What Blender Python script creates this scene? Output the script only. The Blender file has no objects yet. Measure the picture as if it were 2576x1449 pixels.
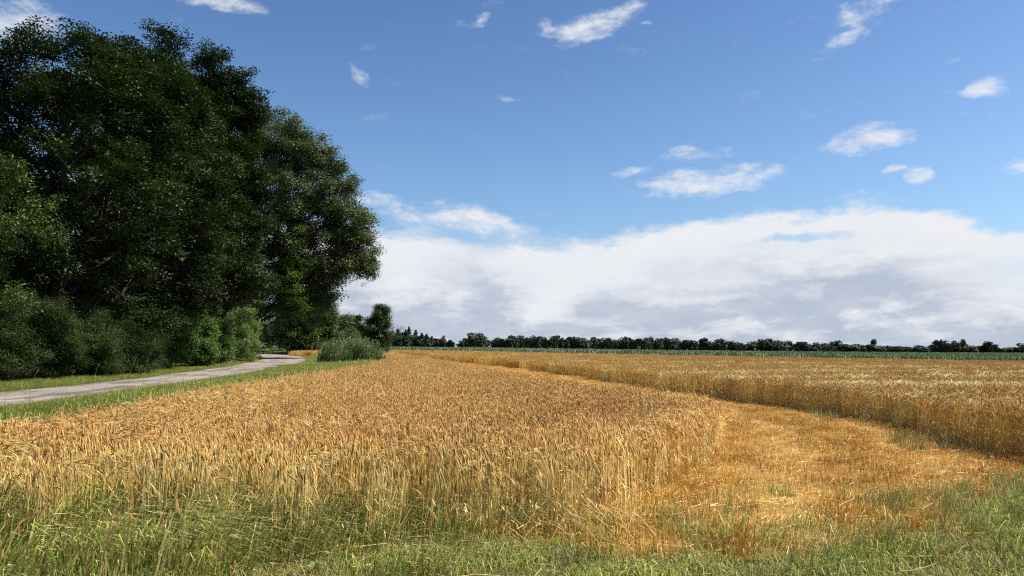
import bpy, math, random
import numpy as np

rng = np.random.default_rng(11)
random.seed(11)
S = bpy.context.scene
COL = S.collection
R = math.radians

# ------------------------------------------------------------------ camera
EYE, F, HOR = 1.75, 739.6, 346.0          # eye height (m), focal length and horizon row of a 1024x576 picture
cam = bpy.data.cameras.new('camera')
cam.lens, cam.sensor_width, cam.clip_end, cam.clip_start = 26.0, 36.0, 9000.0, 0.1
cam_o = bpy.data.objects.new('camera', cam)
cam_o.location = (0, 0, EYE)
PITCH = math.atan((HOR - 288.0) / F)
cam_o.rotation_euler = (R(90) + PITCH, 0, 0)
COL.objects.link(cam_o)
S.camera = cam_o

# ------------------------------------------------------------------ sky, sun, exposure
SUN_AZ, SUN_EL = R(91), R(52)             # azimuth to the right of the view direction (+Y)
S.view_settings.view_transform = 'Standard'
S.view_settings.look = 'None'
S.view_settings.gamma = 1.0
S.view_settings.use_curve_mapping = False
S.view_settings.exposure = 1.06
S.cycles.use_denoising = False
S.cycles.filter_width = 1.2
S.cycles.max_bounces = 4
S.cycles.diffuse_bounces = 2
S.cycles.transmission_bounces = 2
S.cycles.glossy_bounces = 2
S.cycles.caustics_reflective = False
S.cycles.caustics_refractive = False

sun = bpy.data.lights.new('sun', 'SUN')
sun.energy, sun.angle, sun.color = 4.8, R(0.53), (1.0, 0.92, 0.80)
sun_o = bpy.data.objects.new('sun', sun)
d = (math.sin(SUN_AZ) * math.cos(SUN_EL), math.cos(SUN_AZ) * math.cos(SUN_EL), math.sin(SUN_EL))
from mathutils import Vector, Matrix, noise as mnoise
sun_o.rotation_euler = Vector(d).to_track_quat('Z', 'Y').to_euler()
sun_o.location = (40, 10, 60)
COL.objects.link(sun_o)


class NT:
    """tiny helper to write node trees"""
    def __init__(self, tree):
        self.t = tree
        tree.nodes.clear()

    def n(self, typ, ins=None, **props):
        nd = self.t.nodes.new(typ)
        for k, v in props.items():
            setattr(nd, k, v)
        for k, v in (ins or {}).items():
            sock = nd.inputs[k]
            if isinstance(v, bpy.types.NodeSocket):
                self.t.links.new(v, sock)
            else:
                sock.default_value = v
        return nd

    def m(self, op, a, b=None, c=None, clamp=False):
        ins = {0: a}
        if b is not None: ins[1] = b
        if c is not None: ins[2] = c
        return self.n('ShaderNodeMath', ins, operation=op, use_clamp=clamp).outputs[0]

    def v(self, op, a, b=None):
        ins = {0: a}
        if b is not None: ins[1] = b
        nd = self.n('ShaderNodeVectorMath', ins, operation=op)
        return nd.outputs['Value'] if op in ('LENGTH', 'DOT_PRODUCT') else nd.outputs['Vector']

    def mix(self, fac, a, b, blend='MIX'):
        nd = self.n('ShaderNodeMix', None, data_type='RGBA', blend_type=blend)
        for idx, v in ((0, fac), (6, a), (7, b)):
            if isinstance(v, bpy.types.NodeSocket):
                self.t.links.new(v, nd.inputs[idx])
            else:
                nd.inputs[idx].default_value = v if idx == 0 else tuple(v) + (1,) * (4 - len(v))
        return nd.outputs[2]

    def rng(self, x, a, b, c=0.0, d=1.0, smooth=True):
        nd = self.n('ShaderNodeMapRange', {0: x, 1: a, 2: b, 3: c, 4: d},
                    interpolation_type='SMOOTHSTEP' if smooth else 'LINEAR')
        return nd.outputs[0]

    def noise(self, vec, scale, detail=6.0, rough=0.55, dist=0.0, dim='3D'):
        return self.n('ShaderNodeTexNoise', {'Vector': vec, 'Scale': scale, 'Detail': detail,
                                             'Roughness': rough, 'Distortion': dist}, noise_dimensions=dim).outputs[0]


def ang(u, v):
    """sky angles (azimuth, elevation) of a point of the photograph in its 2576-wide copy"""
    x, y = u / 2.5156 - 512.0, 288.0 - v / 2.5156
    cp, sp = math.cos(PITCH), math.sin(PITCH)
    dx, dy, dz = x, F * cp - y * sp, F * sp + y * cp
    L = math.sqrt(dx * dx + dy * dy + dz * dz)
    return math.atan2(dx, dy), math.asin(dz / L)


world = bpy.data.worlds.new('World')
S.world = world
world.use_nodes = True
world.cycles.sampling_method = 'NONE'
w = NT(world.node_tree)
sky = w.n('ShaderNodeTexSky', None, sky_type='NISHITA', sun_disc=False, sun_elevation=SUN_EL,
          sun_rotation=SUN_AZ, altitude=0.0, air_density=1.0, dust_density=1.3, ozone_density=2.0)
skyc = w.v('SCALE', sky.outputs[0]); w.t.nodes[-1].inputs['Scale'].default_value = 0.062
skyc = w.v('MULTIPLY', skyc, (0.70, 0.90, 1.12))
tc = w.n('ShaderNodeTexCoord')
gen = tc.outputs['Generated']
sep = w.n('ShaderNodeSeparateXYZ', {0: gen})
az = w.m('ARCTAN2', sep.outputs[0], sep.outputs[1])
el = w.m('ARCSINE', sep.outputs[2])
ae = w.n('ShaderNodeCombineXYZ', {0: az, 1: el, 2: 0.0}).outputs[0]
pg_ = w.rng(el, 0.10, 0.55, 1.26, 0.90)   # paler towards the horizon, all round
skyc = w.v('MULTIPLY', skyc, w.n('ShaderNodeCombineXYZ', {0: pg_, 1: w.m('POWER', pg_, 0.75), 2: w.m('POWER', pg_, 0.4)}).outputs[0])
wn = w.n('ShaderNodeTexNoise', {'Vector': w.v('MULTIPLY', ae, (1.0, 1.5, 1.0)), 'Scale': 10.0, 'Detail': 4.0, 'Roughness': 0.6}, noise_dimensions='2D').outputs['Color']
wv = w.v('MULTIPLY', w.v('SUBTRACT', wn, (0.5, 0.5, 0.5)), (0.085, 0.034, 0.0))
aw = w.v('ADD', ae, wv)
# soft noises in direction space; flat streaks lower down
n_big = w.noise(w.v('MULTIPLY', ae, (1.0, 2.6, 1.0)), 5.5, 5.0, 0.55, 0.0, '2D')
n_fin = w.noise(w.v('MULTIPLY', ae, (1.0, 2.3, 1.0)), 14.0, 6.0, 0.68, 0.0, '2D')
n_str = w.noise(w.v('MULTIPLY', ae, (1.0, 4.2, 1.0)), 4.0, 3.0, 0.5, 0.0, '2D')
# the small clouds (centre, half axes, tilt, weight)
clouds = [(1215, 48, 34, 22, 10, .75), (1485, 65, 120, 55, 18, 1.0), (1375, 68, 36, 34, 0, .85), (1612, 58, 30, 12, -15, .7),
          (2170, 45, 130, 62, 28, 1.15), (2120, 85, 50, 26, 35, .9), (905, 198, 40, 30, -40, .95), (2180, 356, 140, 48, 4, 1.15), (2100, 380, 50, 22, 10, .8),
          (1755, 390, 120, 24, 2, .72), (1585, 432, 62, 14, 12, .7), (1770, 462, 260, 46, 3, 1.25), (2500, 225, 100, 44, -8, .85),
          (2430, 292, 85, 16, 0, .62), (2235, 425, 52, 11, 0, .62), (2315, 440, 66, 20, -14, .68), (2548, 420, 75, 26, 8, .9),
          (945, 513, 75, 26, 0, .9), (1100, 548, 220, 46, -4, 1.0), (20, 40, 260, 110, 0, .8), (545, 3, 170, 26, 0, .72),
          (2390, 148, 34, 10, 0, .6), (1290, 247, 34, 12, 0, .35), (1160, 60, 60, 22, 0, .4)]
small = None
for (u, v_, a, b, t, wt) in clouds:
    A0, E0 = ang(u, v_)
    A1, _ = ang(u + a, v_)
    _, E1 = ang(u, v_ - b)
    mp = w.n('ShaderNodeMapping', {'Vector': aw, 'Location': (A0, E0, 0), 'Rotation': (0, 0, R(t)),
                                   'Scale': (abs(A1 - A0), abs(E1 - E0), 1)}, vector_type='TEXTURE')
    q = w.m('MULTIPLY_ADD', w.v('LENGTH', mp.outputs[0]), -wt, wt)
    small = q if small is None else w.m('MAXIMUM', small, q)
sm_d = w.m('ADD', small, w.m('MULTIPLY_ADD', n_fin, 3.0, -1.5))
sm_d = w.m('ADD', sm_d, w.m('MULTIPLY_ADD', n_big, 1.0, -0.5))
sm_m = w.rng(sm_d, -0.05, 1.45)
sm_m = w.m('MULTIPLY', sm_m, w.rng(small, 0.0, 0.22))
# the bank over the horizon: its upper edge as a curve over azimuth
topline = [(-3.14, .19), (-1.2, .20), (-.60, .19), (-.35, .185)]
for u, v_ in ((960, 560), (1080, 535), (1250, 555), (1400, 568), (1560, 572), (1700, 560), (1880, 527), (2050, 507), (2220, 484), (2330, 500), (2430, 535), (2576, 558)):
    topline.append(ang(u, v_))
topline += [(.75, .19), (1.2, .17), (3.14, .19)]
fc = w.n('ShaderNodeFloatCurve')
mpg = fc.mapping
mpg.use_clip = False
cv = mpg.curves[0]
xs = [((a + math.pi) / (2 * math.pi), e / 0.5) for a, e in topline]
cv.points[0].location, cv.points[1].location = xs[0], xs[-1]
for p in xs[1:-1]:
    cv.points.new(*p)
mpg.update()
w.t.links.new(w.m('MULTIPLY_ADD', az, 1 / (2 * math.pi), 0.5), fc.inputs['Value'])
edge = w.m('MULTIPLY', fc.outputs[0], 0.5)
dlt = w.m('SUBTRACT', edge, el)
dlt = w.m('ADD', dlt, w.m('MULTIPLY_ADD', n_big, 0.075, -0.0375))
dlt = w.m('ADD', dlt, w.m('MULTIPLY_ADD', n_fin, 0.052, -0.026))
bank = w.rng(dlt, -0.006, 0.022)
hole = None
for (u, v_, a, b) in ((1170, 590, 210, 30), (1345, 606, 110, 30), (2010, 592, 150, 20), (960, 560, 90, 22)):      # blue gaps
    A0, E0 = ang(u, v_)
    mp = w.n('ShaderNodeMapping', {'Vector': aw, 'Location': (A0, E0, 0), 'Scale': (abs(ang(u + a, v_)[0] - A0), abs(ang(u, v_ - b)[1] - E0), 1)}, vector_type='TEXTURE')
    q = w.m('SUBTRACT', 1.0, w.v('LENGTH', mp.outputs[0]))
    hole = q if hole is None else w.m('MAXIMUM', hole, q)
hole = w.rng(w.m('ADD', hole, w.m('MULTIPLY_ADD', n_fin, 2.0, -1.0)), 0.0, 0.8)
bank = w.m('MULTIPLY', bank, w.m('MULTIPLY_ADD', hole, -0.75, 1.0))
# bluish thin places inside the bank near its top
thin = w.rng(n_str, 0.54, 0.70)
thin = w.m('MULTIPLY', thin, w.rng(dlt, 0.075, 0.02))
bank = w.m('MULTIPLY', bank, w.m('MULTIPLY_ADD', thin, -0.6, 1.0))
wisp = w.m('MULTIPLY', w.rng(n_fin, 0.62, 0.80), 0.10)
cover = w.m('MAXIMUM', w.m('MAXIMUM', w.m('MULTIPLY', sm_m, 0.92), bank), wisp)
# light and grey of the clouds
grey = w.m('ADD', w.rng(w.noise(w.v('MULTIPLY', ae, (1.0, 3.4, 1.0)), 6.0, 5.0, 0.58, 0.0, '2D'), 0.34, 0.60), 0.0)
depthf = w.rng(dlt, 0.03, 0.13)
low = w.rng(el, 0.16, 0.0, 0.35, 0.75)
g = w.m('MULTIPLY', w.m('MULTIPLY', w.m('MULTIPLY_ADD', grey, 0.85, 0.15), depthf), w.m('ADD', low, 0.25), clamp=True)
lump = w.noise(w.v('MULTIPLY', aw, (1.0, 3.0, 1.0)), 11.0, 5.0, 0.6, 0.0, '2D')
g = w.m('ADD', g, w.m('MULTIPLY', w.m('MULTIPLY_ADD', lump, 3.0, -1.3), depthf), clamp=True)
cc = w.mix(g, (0.395, 0.405, 0.428), (0.228, 0.260, 0.316))
cc = w.mix(w.rng(n_fin, 0.35, 0.7, 0.0, 0.16), cc, (0.465, 0.465, 0.475))
fin = w.mix(cover, skyc, cc)
bg = w.n('ShaderNodeBackground', {'Color': fin, 'Strength': 1.0})
w.n('ShaderNodeOutputWorld', {'Surface': bg.outputs[0]})

# ------------------------------------------------------------------ terrain
def sst(a, b, x):
    t = np.clip((np.asarray(x, float) - a) / (b - a), 0, 1)
    return t * t * (3 - 2 * t)


def ter(x, y):
    x = np.asarray(x, float); y = np.asarray(y, float)
    s = sst(14, 105, y)
    z = -s * 0.0150 * 160 * np.tanh((x + 8) / 160)
    z = z - 0.022 * np.clip(y - 330, 0, None) * 1.0
    z = z + 0.02 * np.sin(x * 0.9 + 1.3) * np.cos(y * 0.7) + 0.012 * np.sin(x * 2.3 + y * 1.7)
    return z


def col(px, Y):
    """X of a picture column at depth Y"""
    return (px - 512.0) / F * Y


def pip(x, y, poly):
    x = np.asarray(x); y = np.asarray(y)
    ins = np.zeros(x.shape, bool)
    n = len(poly)
    for i in range(n):
        x0, y0 = poly[i]; x1, y1 = poly[(i + 1) % n]
        c = ((y0 > y) != (y1 > y)) & (x < (x1 - x0) * (y - y0) / (y1 - y0 + 1e-12) + x0)
        ins ^= c
    return ins


def jgrid(x0, x1, y0, y1, step):
    gx, gy = np.meshgrid(np.arange(x0, x1, step), np.arange(y0, y1, step))
    gx = gx.ravel() + rng.uniform(-.5, .5, gx.size) * step
    gy = gy.ravel() + rng.uniform(-.5, .5, gy.size) * step
    return gx, gy


def seen(x, y, m=2.5):
    return (np.abs(x) < 0.70 * y + m) & (y > 2.2)


def nz(x, y, s, seed=0.0):
    """smooth value noise, about -1..1, from summed sines"""
    x = np.asarray(x) * s + seed * 3.1; y = np.asarray(y) * s + seed * 1.7
    return (np.sin(x * 1.3 + 2.1 * np.sin(y * .7 + seed)) + np.sin(y * 1.7 - x * .6 + 1.6 * np.sin(x * .9 + 1.1)) +
            .6 * np.sin(2.9 * x + 1.9 * y) + .5 * np.sin(3.7 * y - 2.2 * x + seed)) / 2.6


# field outlines (m)
P_NEAR = [(-6.2, 7.0), (-4.2, 6.5), (-2.0, 6.15), (-.4, 6.4), (.7, 7.2), (1.5, 8.4), (2.1, 9.6), (2.9, 11.2), (3.5, 12.9), (3.6, 14.4), (2.6, 18), (1.5, 22),
          (-1.0, 32), (-5.0, 50), (-8.5, 72), (-19.5, 112), (-24, 128), (-24.6, 128), (-19, 104), (-14.6, 85), (-11.2, 70), (-9.2, 55), (-8.0, 42), (-7.8, 31), (-7.7, 24), (-7.4, 16), (-7.0, 10.5)]
P_RIGHT = [(9.0, 6.6), (7.6, 9.8), (7.6, 12), (8.0, 15), (8.1, 17), (7.5, 20), (6.5, 25), (4.3, 38), (1.6, 54), (-3.8, 73), (-12, 102), (-22, 136), (-24, 146),
           (-10, 147), (0, 142), (20, 131), (45, 117), (78, 103), (110, 96), (140, 90), (120, 60), (60, 20), (30, 6)]
P_STUB = [(-.2, 6.9), (.9, 6.2), (2.4, 6.1), (3.6, 6.5), (4.6, 7.6), (6.4, 9.0), (7.3, 9.9), (7.9, 12), (8.3, 15), (8.4, 17), (7.8, 20), (6.8, 25), (4.6, 38), (1.9, 54), (-3.5, 73), (-12, 102), (-23, 140),
          (-24, 128), (-19.5, 112), (-8.8, 72), (-5.4, 50), (-1.3, 32), (1.2, 22), (2.3, 18), (3.4, 14.4), (3.1, 12.9), (2.5, 11.2), (1.7, 9.6)]
P_CROP = [(-23, 149), (-10, 149), (0, 144.5), (20, 133.5), (45, 119.5), (78, 105.5), (110, 98.5), (170, 90), (330, 215), (230, 300), (120, 300), (40, 285), (-20, 268), (-40, 230)]
ROAD = [(-16.8, 4, 2.4), (-16.8, 14, 2.4), (-16.9, 22, 2.4), (-17.1, 32, 1.9), (-18.3, 44, 2.1), (-20.3, 58, 2.2), (-23.0, 73, 2.3), (-27.0, 88, 2.4), (-33, 104, 2.6), (-41, 118, 2.7), (-54, 132, 2.8), (-75, 145, 2.8)]


def spline(pts, n=8):
    out = []
    P = [np.array(p, float) for p in pts]
    for i in range(len(P) - 1):
        p0, p1, p2, p3 = P[max(i - 1, 0)], P[i], P[i + 1], P[min(i + 2, len(P) - 1)]
        for k in range(n):
            t = k / n
            out.append(.5 * ((2 * p1) + (p2 - p0) * t + (2 * p0 - 5 * p1 + 4 * p2 - p3) * t ** 2 + (3 * p1 - p0 - 3 * p2 + p3) * t ** 3))
    out.append(P[-1])
    return out


RD = np.array(spline(ROAD, 8))


def road_dist(x, y):
    x = np.asarray(x); y = np.asarray(y)
    best = np.full(x.shape, 1e9)
    for cx, cy, hw in RD:
        best = np.minimum(best, np.hypot(x - cx, y - cy) - hw)
    return best


# ------------------------------------------------------------------ materials
def new_mat(name):
    m = bpy.data.materials.new(name)
    m.use_nodes = True
    return m, NT(m.node_tree)


def plant_mat(name, rough=0.6, spec=0.25, transl=0.25, noise_amt=0.0, tcol=(1.0, 1.0, 0.6)):
    """leaf / straw: its own colour comes with the mesh, varied plant by plant"""
    m, t = new_mat(name)
    vc = t.n('ShaderNodeAttribute', None, attribute_name='vc', attribute_type='GEOMETRY').outputs['Color']
    ti = t.n('ShaderNodeAttribute', None, attribute_name='tint', attribute_type='INSTANCER').outputs['Vector']
    c = t.v('MULTIPLY', vc, t.v('ADD', ti, (1, 1, 1)))
    if noise_amt:
        geo = t.n('ShaderNodeNewGeometry')
        nn = t.noise(geo.outputs['Position'], 0.9, 3.0)
        s = t.m('MULTIPLY_ADD', nn, 2 * noise_amt, 1 - noise_amt)
        c = t.v('SCALE', c); t.t.links.new(s, t.t.nodes[-1].inputs['Scale'])
    p = t.n('ShaderNodeBsdfPrincipled', {'Base Color': c, 'Roughness': rough, 'Specular IOR Level': spec})
    if transl:
        tr = t.n('ShaderNodeBsdfTranslucent', {'Color': t.v('MULTIPLY', c, tcol)})
        mx = t.n('ShaderNodeMixShader', {0: transl, 1: p.outputs[0], 2: tr.outputs[0]})
        o = mx.outputs[0]
    else:
        o = p.outputs[0]
    t.n('ShaderNodeOutputMaterial', {'Surface': o})
    return m


M_LEAF = plant_mat('leaf', 0.5, 0.22, 0.16, 0.0, (1.1, 1.25, 0.4))
M_FAR = plant_mat('far_leaf', 0.6, 0.2, 0.12, 0.25)
M_GRASS = plant_mat('grass_blade', 0.5, 0.3, 0.30, 0.0, (1.1, 1.15, 0.5))
M_STRAW = plant_mat('straw', 0.55, 0.35, 0.22, 0.0, (1.1, 0.95, 0.6))
M_CROP = plant_mat('maize_leaf', 0.45, 0.35, 0.2, 0.15)


def bark_mat():
    m, t = new_mat('bark')
    geo = t.n('ShaderNodeNewGeometry')
    p = t.v('MULTIPLY', geo.outputs['Position'], (6, 6, 1.2))
    n1 = t.noise(p, 1.6, 8, 0.65)
    c = t.mix(t.rng(n1, 0.35, 0.7), (0.02, 0.017, 0.013), (0.07, 0.06, 0.046))
    b = t.n('ShaderNodeBump', {'Height': n1, 'Strength': 0.7, 'Distance': 0.05})
    s = t.n('ShaderNodeBsdfPrincipled', {'Base Color': c, 'Roughness': 0.95, 'Specular IOR Level': 0.05, 'Normal': b.outputs[0]})
    t.n('ShaderNodeOutputMaterial', {'Surface': s.outputs[0]})
    return m


M_BARK = bark_mat()


def ground_mat(name, ca, cb, cc_, sc=1.0, bump=0.6):
    m, t = new_mat(name)
    geo = t.n('ShaderNodeNewGeometry')
    pos = geo.outputs['Position']
    n1 = t.noise(pos, 0.7 * sc, 6, 0.6)
    n2 = t.noise(pos, 9.0 * sc, 8, 0.7)
    n3 = t.noise(t.v('MULTIPLY', pos, (3.0, 1.0, 1.0)), 40.0 * sc, 4, 0.6)
    c = t.mix(t.rng(n1, 0.35, 0.65), ca, cb)
    c = t.mix(t.rng(n2, 0.45, 0.72), c, cc_)
    c = t.mix(t.rng(n3, 0.3, 0.75, 0.0, 0.5), c, tuple(0.45 * v for v in ca))
    b = t.n('ShaderNodeBump', {'Height': t.m('ADD', n2, n3), 'Strength': bump, 'Distance': 0.04})
    s = t.n('ShaderNodeBsdfPrincipled', {'Base Color': c, 'Roughness': 0.95, 'Specular IOR Level': 0.1, 'Normal': b.outputs[0]})
    t.n('ShaderNodeOutputMaterial', {'Surface': s.outputs[0]})
    return m


M_GROUND = ground_mat('meadow_soil', (0.07, 0.085, 0.025), (0.13, 0.11, 0.045), (0.22, 0.17, 0.08))
M_FIELD = ground_mat('field_soil', (0.17, 0.10, 0.04), (0.24, 0.15, 0.06), (0.32, 0.21, 0.09))
M_STUBSOIL = ground_mat('stubble_soil', (0.30, 0.17, 0.04), (0.38, 0.23, 0.06), (0.54, 0.38, 0.15), 1.5)


def road_mat():
    m, t = new_mat('worn_lane')
    geo = t.n('ShaderNodeNewGeometry')
    pos = geo.outputs['Position']
    n1 = t.noise(pos, 0.35, 6, 0.6)
    n2 = t.noise(t.v('MULTIPLY', pos, (1.0, 0.25, 1.0)), 1.1, 6, 0.65, 0.6)
    n3 = t.noise(pos, 30.0, 6, 0.7)
    uv = t.n('ShaderNodeAttribute', None, attribute_name='across', attribute_type='GEOMETRY').outputs['Fac']
    c = t.mix(t.rng(n1, 0.3, 0.7), (0.29, 0.255, 0.235), (0.20, 0.175, 0.155))
    c = t.mix(t.rng(n2, 0.46, 0.60, 0.0, 0.9), c, (0.085, 0.07, 0.056))
    c = t.mix(t.rng(n3, 0.45, 0.75, 0.0, 0.6), c, (0.14, 0.12, 0.105))
    edge_ = t.m('ADD', t.m('ABSOLUTE', uv), t.m('MULTIPLY_ADD', n2, 0.4, -0.2))
    c = t.mix(t.rng(edge_, 0.72, 0.96), c, (0.20, 0.15, 0.08))
    c = t.mix(t.m('MULTIPLY', t.rng(edge_, 0.16, 0.02), t.rng(n3, 0.35, 0.6)), c, (0.22, 0.18, 0.12))
    b = t.n('ShaderNodeBump', {'Height': t.m('ADD', n3, n2), 'Strength': 0.9, 'Distance': 0.05})
    s = t.n('ShaderNodeBsdfPrincipled', {'Base Color': c, 'Roughness': 0.9, 'Normal': b.outputs[0]})
    t.n('ShaderNodeOutputMaterial', {'Surface': s.outputs[0]})
    return m


M_ROAD = road_mat()


# ------------------------------------------------------------------ mesh helpers
class MB:
    def __init__(self):
        self.v, self.f, self.c = [], [], []

    def add(self, vs, fs, cs):
        o = len(self.v)
        self.v.extend(vs)
        self.f.extend([tuple(i + o for i in f) for f in fs])
        self.c.extend(cs)

    def tube(self, pts, rad, color, sides=3, color2=None):
        n = len(pts)
        vs, cs, fs = [], [], []
        pts = [Vector(p) for p in pts]
        for i, p in enumerate(pts):
            tdir = (pts[min(i + 1, n - 1)] - pts[max(i - 1, 0)])
            if tdir.length < 1e-9: tdir = Vector((0, 0, 1))
            tdir.normalize()
            a = tdir.orthogonal().normalized() if i == 0 else (a - tdir * a.dot(tdir)).normalized()
            b = tdir.cross(a)
            r = rad[i] if hasattr(rad, '__len__') else rad
            k = i / (n - 1)
            cc = color if color2 is None else tuple(color[j] * (1 - k) + color2[j] * k for j in range(3))
            for s in range(sides):
                an = 2 * math.pi * s / sides
                vs.append(p + (a * math.cos(an) + b * math.sin(an)) * r)
                cs.append(cc)
        for i in range(n - 1):
            for s in range(sides):
                s2 = (s + 1) % sides
                fs.append((i * sides + s, i * sides + s2, (i + 1) * sides + s2, (i + 1) * sides + s))
        self.add(vs, fs, cs)

    def ribbon(self, pts, wid, side, color, color2=None):
        n = len(pts)
        vs, cs, fs = [], [], []
        side = Vector(side).normalized()
        for i, p in enumerate(pts):
            k = i / (n - 1)
            wv = wid[i] if hasattr(wid, '__len__') else wid * (1 - k) ** 0.6
            cc = color if color2 is None else tuple(color[j] * (1 - k) + color2[j] * k for j in range(3))
            p = Vector(p)
            if i == n - 1:
                vs.append(p); cs.append(cc)
            else:
                vs += [p - side * wv, p + side * wv]; cs += [cc, cc]
        for i in range(n - 2):
            fs.append((2 * i, 2 * i + 1, 2 * i + 3, 2 * i + 2))
        fs.append((2 * n - 4, 2 * n - 3, 2 * n - 2))
        self.add(vs, fs, cs)

    def tri(self, a, b, c, color):
        self.add([Vector(a), Vector(b), Vector(c)], [(0, 1, 2)], [color] * 3)

    def leaf(self, base, tip, side, w_, color, fold=0.25):
        base, tip, side = Vector(base), Vector(tip), Vector(side).normalized()
        ax = tip - base
        up = side.cross(ax).normalized()
        midp = base + ax * 0.5
        l = midp + side * w_ + up * w_ * fold
        r = midp - side * w_ + up * w_ * fold
        self.add([base, r, tip, l], [(0, 1, 2), (0, 2, 3)], [color] * 4)

    def mesh(self, name, mat, smooth=False):
        me = bpy.data.meshes.new(name)
        me.from_pydata([tuple(v) for v in self.v], [], self.f)
        a = me.attributes.new('vc', 'FLOAT_COLOR', 'POINT')
        arr = np.ones((len(self.v), 4), np.float32)
        arr[:, :3] = np.array(self.c, np.float32)
        a.data.foreach_set('color', arr.ravel())
        me.materials.append(mat)
        if smooth:
            me.polygons.foreach_set('use_smooth', [True] * len(me.polygons))
        return me


def link(name, me, parent=None, label=None, cat=None, group=None, kind=None):
    o = bpy.data.objects.new(name, me)
    COL.objects.link(o)
    if parent: o.parent = parent
    tag(o, label, cat, group, kind)
    return o


def tag(o, label=None, cat=None, group=None, kind=None):
    for k, v in (('label', label), ('category', cat), ('group', group), ('kind', kind)):
        if v: o[k] = v


def proto(name, me):
    return bpy.data.objects.new(name, me)      # never linked: only its mesh is used


def scatter_group(name, protos):
    g = bpy.data.node_groups.new(name, 'GeometryNodeTree')
    g.interface.new_socket('Geometry', in_out='INPUT', socket_type='NodeSocketGeometry')
    g.interface.new_socket('Geometry', in_out='OUTPUT', socket_type='NodeSocketGeometry')
    N, L = g.nodes.new, g.links.new
    gi, go = N('NodeGroupInput'), N('NodeGroupOutput')
    jn = N('GeometryNodeJoinGeometry')
    for p in reversed(protos):
        oi = N('GeometryNodeObjectInfo')
        oi.inputs['Object'].default_value = p
        oi.inputs['As Instance'].default_value = False
        gt = N('GeometryNodeGeometryToInstance')
        L(oi.outputs['Geometry'], gt.inputs[0])
        L(gt.outputs[0], jn.inputs[0])

    def na(nm, dt):
        a = N('GeometryNodeInputNamedAttribute'); a.data_type = dt; a.inputs['Name'].default_value = nm
        return a.outputs['Attribute']
    m2p = N('GeometryNodeMeshToPoints')
    L(gi.outputs[0], m2p.inputs[0])
    ip = N('GeometryNodeInstanceOnPoints')
    L(m2p.outputs[0], ip.inputs['Points'])
    L(jn.outputs[0], ip.inputs['Instance'])
    ip.inputs['Pick Instance'].default_value = True
    L(na('idx', 'INT'), ip.inputs['Instance Index'])
    e2r = N('FunctionNodeEulerToRotation')
    L(na('rot', 'FLOAT_VECTOR'), e2r.inputs[0])
    L(e2r.outputs[0], ip.inputs['Rotation'])
    L(na('scl', 'FLOAT_VECTOR'), ip.inputs['Scale'])
    L(ip.outputs[0], go.inputs[0])
    return g


_groups = {}


def points_mesh(name, pts, rot, scl, idx, tint):
    n = len(pts)
    me = bpy.data.meshes.new(name)
    me.vertices.add(n)
    me.vertices.foreach_set('co', np.asarray(pts, np.float32).ravel())
    scl = np.asarray(scl, np.float32)
    if scl.ndim == 1: scl = np.repeat(scl[:, None], 3, 1)
    for nm, dt, arr in (('rot', 'FLOAT_VECTOR', rot), ('scl', 'FLOAT_VECTOR', scl), ('tint', 'FLOAT_VECTOR', tint)):
        a = me.attributes.new(nm, dt, 'POINT')
        a.data.foreach_set('vector', np.asarray(arr, np.float32).ravel())
    a = me.attributes.new('idx', 'INT', 'POINT')
    a.data.foreach_set('value', np.asarray(idx, np.int32))
    return me


def scatter(name, key, protos, pts, rot, scl, idx, tint, parent=None, label=None, cat=None, group=None, kind=None):
    me = points_mesh(name, pts, rot, scl, idx, tint)
    o = link(name, me, parent, label, cat, group, kind)
    if key not in _groups:
        _groups[key] = scatter_group('scatter_' + key, protos)
    md = o.modifiers.new('scatter', 'NODES')
    md.node_group = _groups[key]
    return o


# ------------------------------------------------------------------ ground, field sheets, road
def axis(lo, hi, near, n):
    t = np.linspace(-1, 1, n)
    s = np.sinh(t * 5.2) / np.sinh(5.2)
    return np.where(s < 0, -s * lo, s * hi) + near


gx = axis(-2600, 2600, 0, 221)
gy = np.concatenate([np.linspace(-40, 0, 12)[:-1], np.sinh(np.linspace(0, 1, 220) * 5.6) / np.sinh(5.6) * 3200])
GX, GY = np.meshgrid(gx, gy)
GZ = ter(GX, GY)
me = bpy.data.meshes.new('ground')
nxg = len(gx)
fs = [(j * nxg + i, j * nxg + i + 1, (j + 1) * nxg + i + 1, (j + 1) * nxg + i) for j in range(len(gy) - 1) for i in range(nxg - 1)]
me.from_pydata(np.stack([GX, GY, GZ], -1).reshape(-1, 3).tolist(), [], fs)
me.materials.append(M_GROUND)
me.polygons.foreach_set('use_smooth', [True] * len(me.polygons))
link('ground', me, label='grassy meadow soil reaching to the horizon', kind='structure')


def sheet(name, poly, step, dz, mat, label, ylim=None):
    xs_ = np.array([p[0] for p in poly]); ys_ = np.array([p[1] for p in poly])
    X = np.arange(xs_.min(), xs_.max() + step, step); Y = np.arange(ys_.min(), ys_.max() + step, step)
    vid, vs, fs = {}, [], []
    CX, CY = np.meshgrid((X[:-1] + X[1:]) / 2, (Y[:-1] + Y[1:]) / 2)
    ins = pip(CX, CY, poly)
    for j, i in zip(*np.nonzero(ins)):
        f = []
        for a, b in ((i, j), (i + 1, j), (i + 1, j + 1), (i, j + 1)):
            if (a, b) not in vid:
                vid[(a, b)] = len(vs)
                vs.append((X[a], Y[b], float(ter(X[a], Y[b])) + dz))
            f.append(vid[(a, b)])
        fs.append(tuple(f))
    me = bpy.data.meshes.new(name)
    me.from_pydata(vs, [], fs)
    me.materials.append(mat)
    me.polygons.foreach_set('use_smooth', [True] * len(me.polygons))
    return link(name, me, label=label, kind='structure')


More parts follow.
